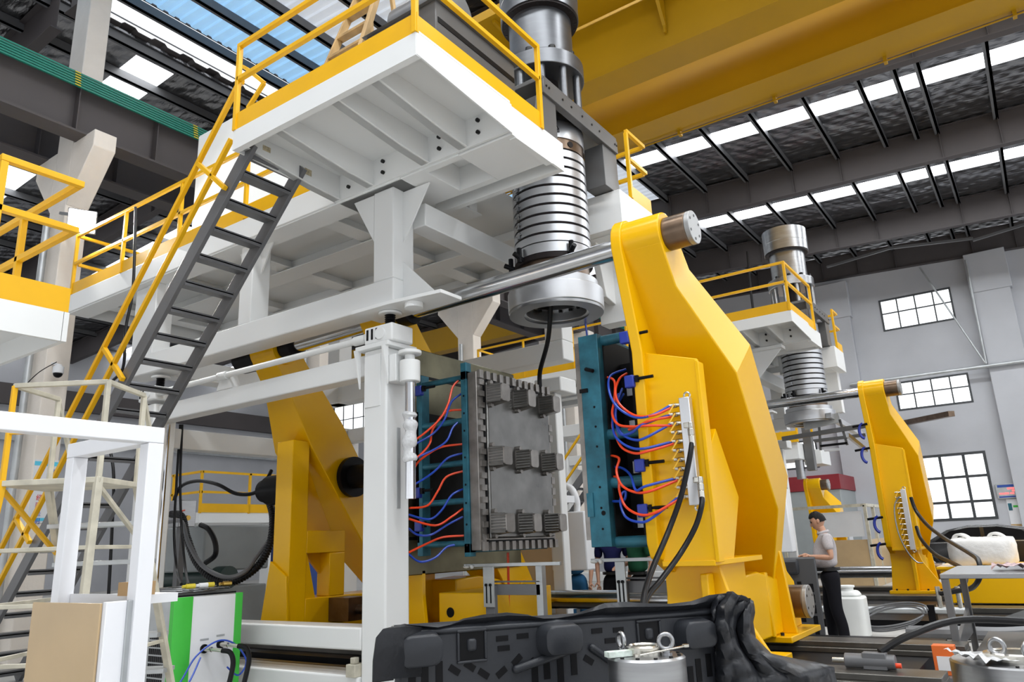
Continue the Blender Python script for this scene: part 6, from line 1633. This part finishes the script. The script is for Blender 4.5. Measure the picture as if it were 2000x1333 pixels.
hose('water_hose', 'single red hose hanging straight down below the left mould half', [at_y(992, 1080, 7.4), at_y(993, 1130, 7.4), at_y(994, 1200, 7.4), V(at_y(994, 1200, 7.4).x, 7.4, .42)], .014, M_RED)
bb = thing('base_carriage', 'yellow carriage beam with a round hole below the left mould half', 'carriage', (-5.6, 7.6, .40))
part(bb, 'beam', B(-6.0, -5.28, 7.0, 8.3, .40, .98), M_YEL, .01)
hc_ = at_y(880, 1197, 7.0)
part(bb, 'round_hole', MB().cyl((hc_.x, 7.002, hc_.z), (hc_.x, 6.994, hc_.z), .055, n=20), M_BLACK)
# ================================================================== PEOPLE
M_SKIN = mat('skin', (.50, .27, .175), .5, var=.06, scale=8)
M_HAIR = mat('black_hair', (.008, .007, .007), .55, spec=.2, bump=.5, bscale=90)
M_SHIRTG = mat('grey_checked_shirt', (.46, .43, .44), .8, spec=.08, var=.10, scale=60, bump=.3, bscale=14)
M_TROUS = mat('black_trousers', (.010, .010, .013), .8, spec=.08, bump=.3, bscale=10)
M_SHOE = mat('black_shoe', (.008, .008, .008), .35, spec=.3)
M_NAVY = mat('navy_shirt', (.012, .014, .06), .8, spec=.08, bump=.2, bscale=12)
M_GREENS = mat('dark_green_shirt', (.012, .06, .03), .8, spec=.08, bump=.2, bscale=12)
M_JEAN = mat('blue_work_cloth', (.02, .08, .17), .8, spec=.08, bump=.2, bscale=12)
def skin_obj(parent, name, joints, edges, root, material, levels=2):
    names = list(joints); idx = {k: i for i, k in enumerate(names)}
    me = bpy.data.meshes.new(name)
    me.from_pydata([Vector(joints[k][0]) - ORG[parent.name] for k in names], [(idx[a], idx[b]) for a, b in edges], [])
    me.materials.append(material)
    o = bpy.data.objects.new(name, me); COL.objects.link(o); o.parent = parent; ORG[o.name] = ORG[parent.name]
    md = o.modifiers.new('skin', 'SKIN'); md.use_smooth_shade = True
    for k in names:
        r = joints[k][1]; sv = me.skin_vertices[0].data[idx[k]]
        sv.radius = (r, r) if not isinstance(r, tuple) else r
        sv.use_root = (k == root)
    sb = o.modifiers.new('sub', 'SUBSURF'); sb.levels = levels; sb.render_levels = levels
    return o
def person(label, pos, f, shirt, trousers, larm, rarm, head_tilt=.35, height=1.73, belt=True, sleeve=.5):
    f = Vector((f[0], f[1], 0)).normalized(); s = Vector((-f.y, f.x, 0)); pos = Vector(pos)
    k = height / 1.73
    P = lambda a, b, z: pos + f * (a * k) + s * (b * k) + V(0, 0, z * k)
    t = thing('person', label, 'person', pos)
    # arms given as (shoulder, elbow, wrist, fingertip) in body coordinates
    # ---- body: neck, arms and hands in one skin
    J = {}; E = []
    J['chest'] = (P(-.01, 0, 1.36), .06); J['neck0'] = (P(0, 0, 1.45), .058); J['neck1'] = (P(.02, 0, 1.52), .055); J['skull'] = (P(.035, 0, 1.57), .06)
    E += [('chest', 'neck0'), ('neck0', 'neck1'), ('neck1', 'skull')]
    for sd, arm in (('l', larm), ('r', rarm)):
        sh_, el, wr_, tip = [P(*a) for a in arm]
        d = (tip - wr_).normalized(); side = d.cross(V(0, 0, 1)).normalized(); up_ = side.cross(d)
        sg_ = 1 if sd == 'l' else -1
        J[sd + 'sh'] = (sh_, .052); J[sd + 'el'] = (el, .042); J[sd + 'fa'] = (el.lerp(wr_, .35), .040); J[sd + 'wr'] = (wr_, .028)
        palm = wr_ + d * .055 * k; J[sd + 'pa'] = (palm, (.018, .036))
        kn = wr_ + d * .095 * k; J[sd + 'kn'] = (kn, (.014, .036))
        E += [('chest', sd + 'sh'), (sd + 'sh', sd + 'el'), (sd + 'el', sd + 'fa'), (sd + 'fa', sd + 'wr'), (sd + 'wr', sd + 'pa'), (sd + 'pa', sd + 'kn')]
        for i, (off, ln) in enumerate(((-.030, .062), (-.010, .075), (.010, .070), (.029, .055))):
            a_ = kn + side * off * k; b_ = a_ + d * ln * .55 * k - up_ * .008; c_ = a_ + d * ln * .9 * k - up_ * .035
            J[sd + 'f%da' % i] = (a_ + d * .01, .0095); J[sd + 'f%db' % i] = (b_, .009); J[sd + 'f%dc' % i] = (c_, .008)
            E += [(sd + 'kn', sd + 'f%da' % i), (sd + 'f%da' % i, sd + 'f%db' % i), (sd + 'f%db' % i, sd + 'f%dc' % i)]
        th = wr_ + d * .04 * k + side * (-sg_) * .035 * k
        J[sd + 'ta'] = (th, .011); J[sd + 'tb'] = (th + d * .03 * k + side * (-sg_) * .022 * k - up_ * .01, .010); J[sd + 'tc'] = (th + d * .055 * k + side * (-sg_) * .028 * k - up_ * .02, .008)
        E += [(sd + 'pa', sd + 'ta'), (sd + 'ta', sd + 'tb'), (sd + 'tb', sd + 'tc')]
    skin_obj(t, 'body', J, E, 'chest', M_SKIN)
    # ---- head
    ct, sn = math.cos(head_tilt), math.sin(head_tilt)
    hc = P(.055, 0, 1.625)
    hf = f * ct - V(0, 0, sn); hu = f * sn + V(0, 0, ct)
    def H(a, b, c): return hc + (hf * a + s * b + hu * c) * k
    mb = MB(); vs = []; n_ = 20; m_ = 14
    for j in range(m_ + 1):
        th = PI * j / m_; z = math.cos(th) * .122; r = math.sin(th)
        for i in range(n_):
            a = 2 * PI * i / n_
            x = math.cos(a) * r * .098; y = math.sin(a) * r * .075
            if z < -.02:                      # jaw and chin
                q = (-.02 - z) / .10; y *= 1 - .32 * q; x = x * (1 - .10 * q) + .022 * q
                if x < 0: x *= 1 - .35 * q
            if x > .05 and abs(y) < .05 and -.01 < z < .035: x -= .006
            vs.append(H(x, y, z))
    fs = []
    for j in range(m_):
        for i in range(n_):
            i2 = (i + 1) % n_; fs.append((j * n_ + i, (j + 1) * n_ + i, (j + 1) * n_ + i2, j * n_ + i2))
    mb.add(vs, fs)
    mb.prism([H(.090, -.010, .028), H(.090, .010, .028), H(.092, .020, -.030), H(.092, -.020, -.030)], hf * .004)
    mb.add([H(.090, 0, .032), H(.088, .017, -.032), H(.088, -.017, -.032), H(.124, 0, -.026), H(.10, 0, -.040)], [(0, 1, 3), (0, 3, 2), (3, 1, 4), (3, 4, 2), (0, 2, 1)])
    hd = part(t, 'head', mb, M_SKIN, smooth=60)
    for sg_ in (-1, 1):
        part(hd, 'ear', MB().ball(H(-.005, sg_ * .078, .0), .03, 10, (.8, .45, 1.1)), M_SKIN)
        part(hd, 'eye', MB().ball(H(.086, sg_ * .032, .018), .010, 8), M_HAIR)
        part(hd, 'eyebrow', MB().bar(H(.093, sg_ * .018, .038), H(.084, sg_ * .050, .036), .008, .006), M_HAIR)
    part(hd, 'mouth', MB().bar(H(.093, -.022, -.062), H(.093, .022, -.062), .010, .008), mat('lips', (.36, .13, .11), .5))
    # hair cap
    vs = []; fs = []
    for j in range(9):
        for i in range(n_):
            a = 2 * PI * i / n_; th = PI * .56 * j / 8
            if math.cos(a) > .3: th = min(th, math.acos(.070 / .137))
            z = math.cos(th) * .137; r = math.sin(th); x = math.cos(a) * r * .110 - .006; y = math.sin(a) * r * .083
            zz_ = z
            vs.append(H(x + (.012 if z > .08 and math.cos(a) > .4 else 0), y, zz_ + .006 * math.sin(i * 2.1 + j)))
    for j in range(8):
        for i in range(n_):
            i2 = (i + 1) % n_; fs.append((j * n_ + i, (j + 1) * n_ + i, (j + 1) * n_ + i2, j * n_ + i2))
    part(t, 'hair', MB().add(vs, fs), M_HAIR, smooth=70)
    # ---- shirt with short sleeves
    J = {'pel': (P(.01, 0, .98), (.150, .165)), 'belly': (P(.035, 0, 1.10), (.158, .168)), 'chest': (P(.01, 0, 1.26), (.130, .172)), 'sho': (P(-.01, 0, 1.38), (.090, .150)), 'col': (P(0, 0, 1.455), .070)}
    E = [('pel', 'belly'), ('belly', 'chest'), ('chest', 'sho'), ('sho', 'col')]
    for sd, arm in (('l', larm), ('r', rarm)):
        sh_, el = P(*arm[0]), P(*arm[1])
        J[sd + 's'] = (sh_, .082); J[sd + 'e'] = (sh_.lerp(el, sleeve * 1.35), .070); E += [('sho', sd + 's'), (sd + 's', sd + 'e')]
    skin_obj(t, 'shirt', J, E, 'pel', shirt)
    cl = MB().torus(P(.005, 0, 1.475), .066, .020, (f * .25 + V(0, 0, 1)), 20, 8); part(t, 'collar', cl, shirt)
    # ---- trousers
    J = {'waist': (P(.015, 0, 1.0), (.142, .160)), 'hip': (P(-.01, 0, .90), (.135, .160))}
    E = [('waist', 'hip')]
    for sd, y in (('l', 1), ('r', -1)):
        o_ = -.07 * y; J[sd + 'h'] = (P(-.01 + o_ * .2, y * .085, .80), .108); J[sd + 'k'] = (P(.02 + o_ * .6, y * .095, .48), .088); J[sd + 'c'] = (P(-.01 + o_ * .9, y * .10, .26), .080); J[sd + 'a'] = (P(-.01 + o_, y * .105, .08), .074)
        E += [('hip', sd + 'h'), (sd + 'h', sd + 'k'), (sd + 'k', sd + 'c'), (sd + 'c', sd + 'a')]
    skin_obj(t, 'trousers', J, E, 'hip', trousers)
    if belt: part(t, 'belt', MB().lathe(P(.02, 0, .985), [(.168, -.02), (.168, .02), (.12, .02), (.12, -.02)], 28), M_SHOE)
    for y in (1, -1):
        o_ = -.07 * y; J = {'heel': (P(-.055 + o_, y * .105, .045), .042), 'mid': (P(.04 + o_, y * .11, .045), .044), 'toe': (P(.15 + o_, y * .12, .035), (.034, .042))}
        skin_obj(t, 'shoe', J, [('heel', 'mid'), ('mid', 'toe')], 'mid', M_SHOE)
    return t
reach = ((-.02, .20, 1.40), (-.06, .25, 1.14), (.20, .19, 1.16), (.38, .15, 1.20))
reachr = ((-.02, -.20, 1.40), (-.02, -.25, 1.13), (.22, -.16, 1.15), (.38, -.12, 1.19))
person('person in a grey short-sleeved shirt and black trousers resting a hand on a pallet', (-2.66, 11.3, 0), (-.97, -.23), M_SHIRTG, M_TROUS, reach, reachr)
hang = lambda sg_: ((-.02, sg_ * .20, 1.40), (-.04, sg_ * .25, 1.12), (.04, sg_ * .24, .88), (.06, sg_ * .23, .72))
fold = lambda sg_: ((-.02, sg_ * .20, 1.40), (-.02, sg_ * .27, 1.14), (.22, sg_ * .10, 1.08), (.36, sg_ * .02, 1.06))
vd = (-.5, -1)
person('person in blue work clothes partly hidden behind the hanging control cabinet', (-6.35, 10.75, 0), (.2, -1), M_JEAN, M_JEAN, hang(1), hang(-1), belt=False)
person('person in a navy shirt seen below the right mould half', (-5.85, 11.05, 0), (.45, -1), M_NAVY, M_TROUS, fold(1), hang(-1))
person('person in a dark green shirt holding a white glove beside the near platen', (-5.34, 10.95, 0), (-.5, -1), M_GREENS, M_TROUS, hang(1), hang(-1))
gv = Vector((-5.34, 10.95, 0)); ff = Vector((-.5, -1, 0)).normalized(); ss = Vector((-ff.y, ff.x, 0))
gp_ = gv + ff * .09 - ss * .23 + V(0, 0, .70)
single('white_glove', 'white work glove held by the person in the green shirt', 'glove', MB().tube([gp_ + V(0, 0, .12), gp_, gp_ - V(0, 0, .08)], .04, 8).tube([gp_, gp_ + ss * -.08 + V(0, 0, .06)], .015, 6).tube([gp_ - V(0, 0, .04), gp_ + ff * .06 - V(0, 0, .12)], .015, 6), M_JUG)
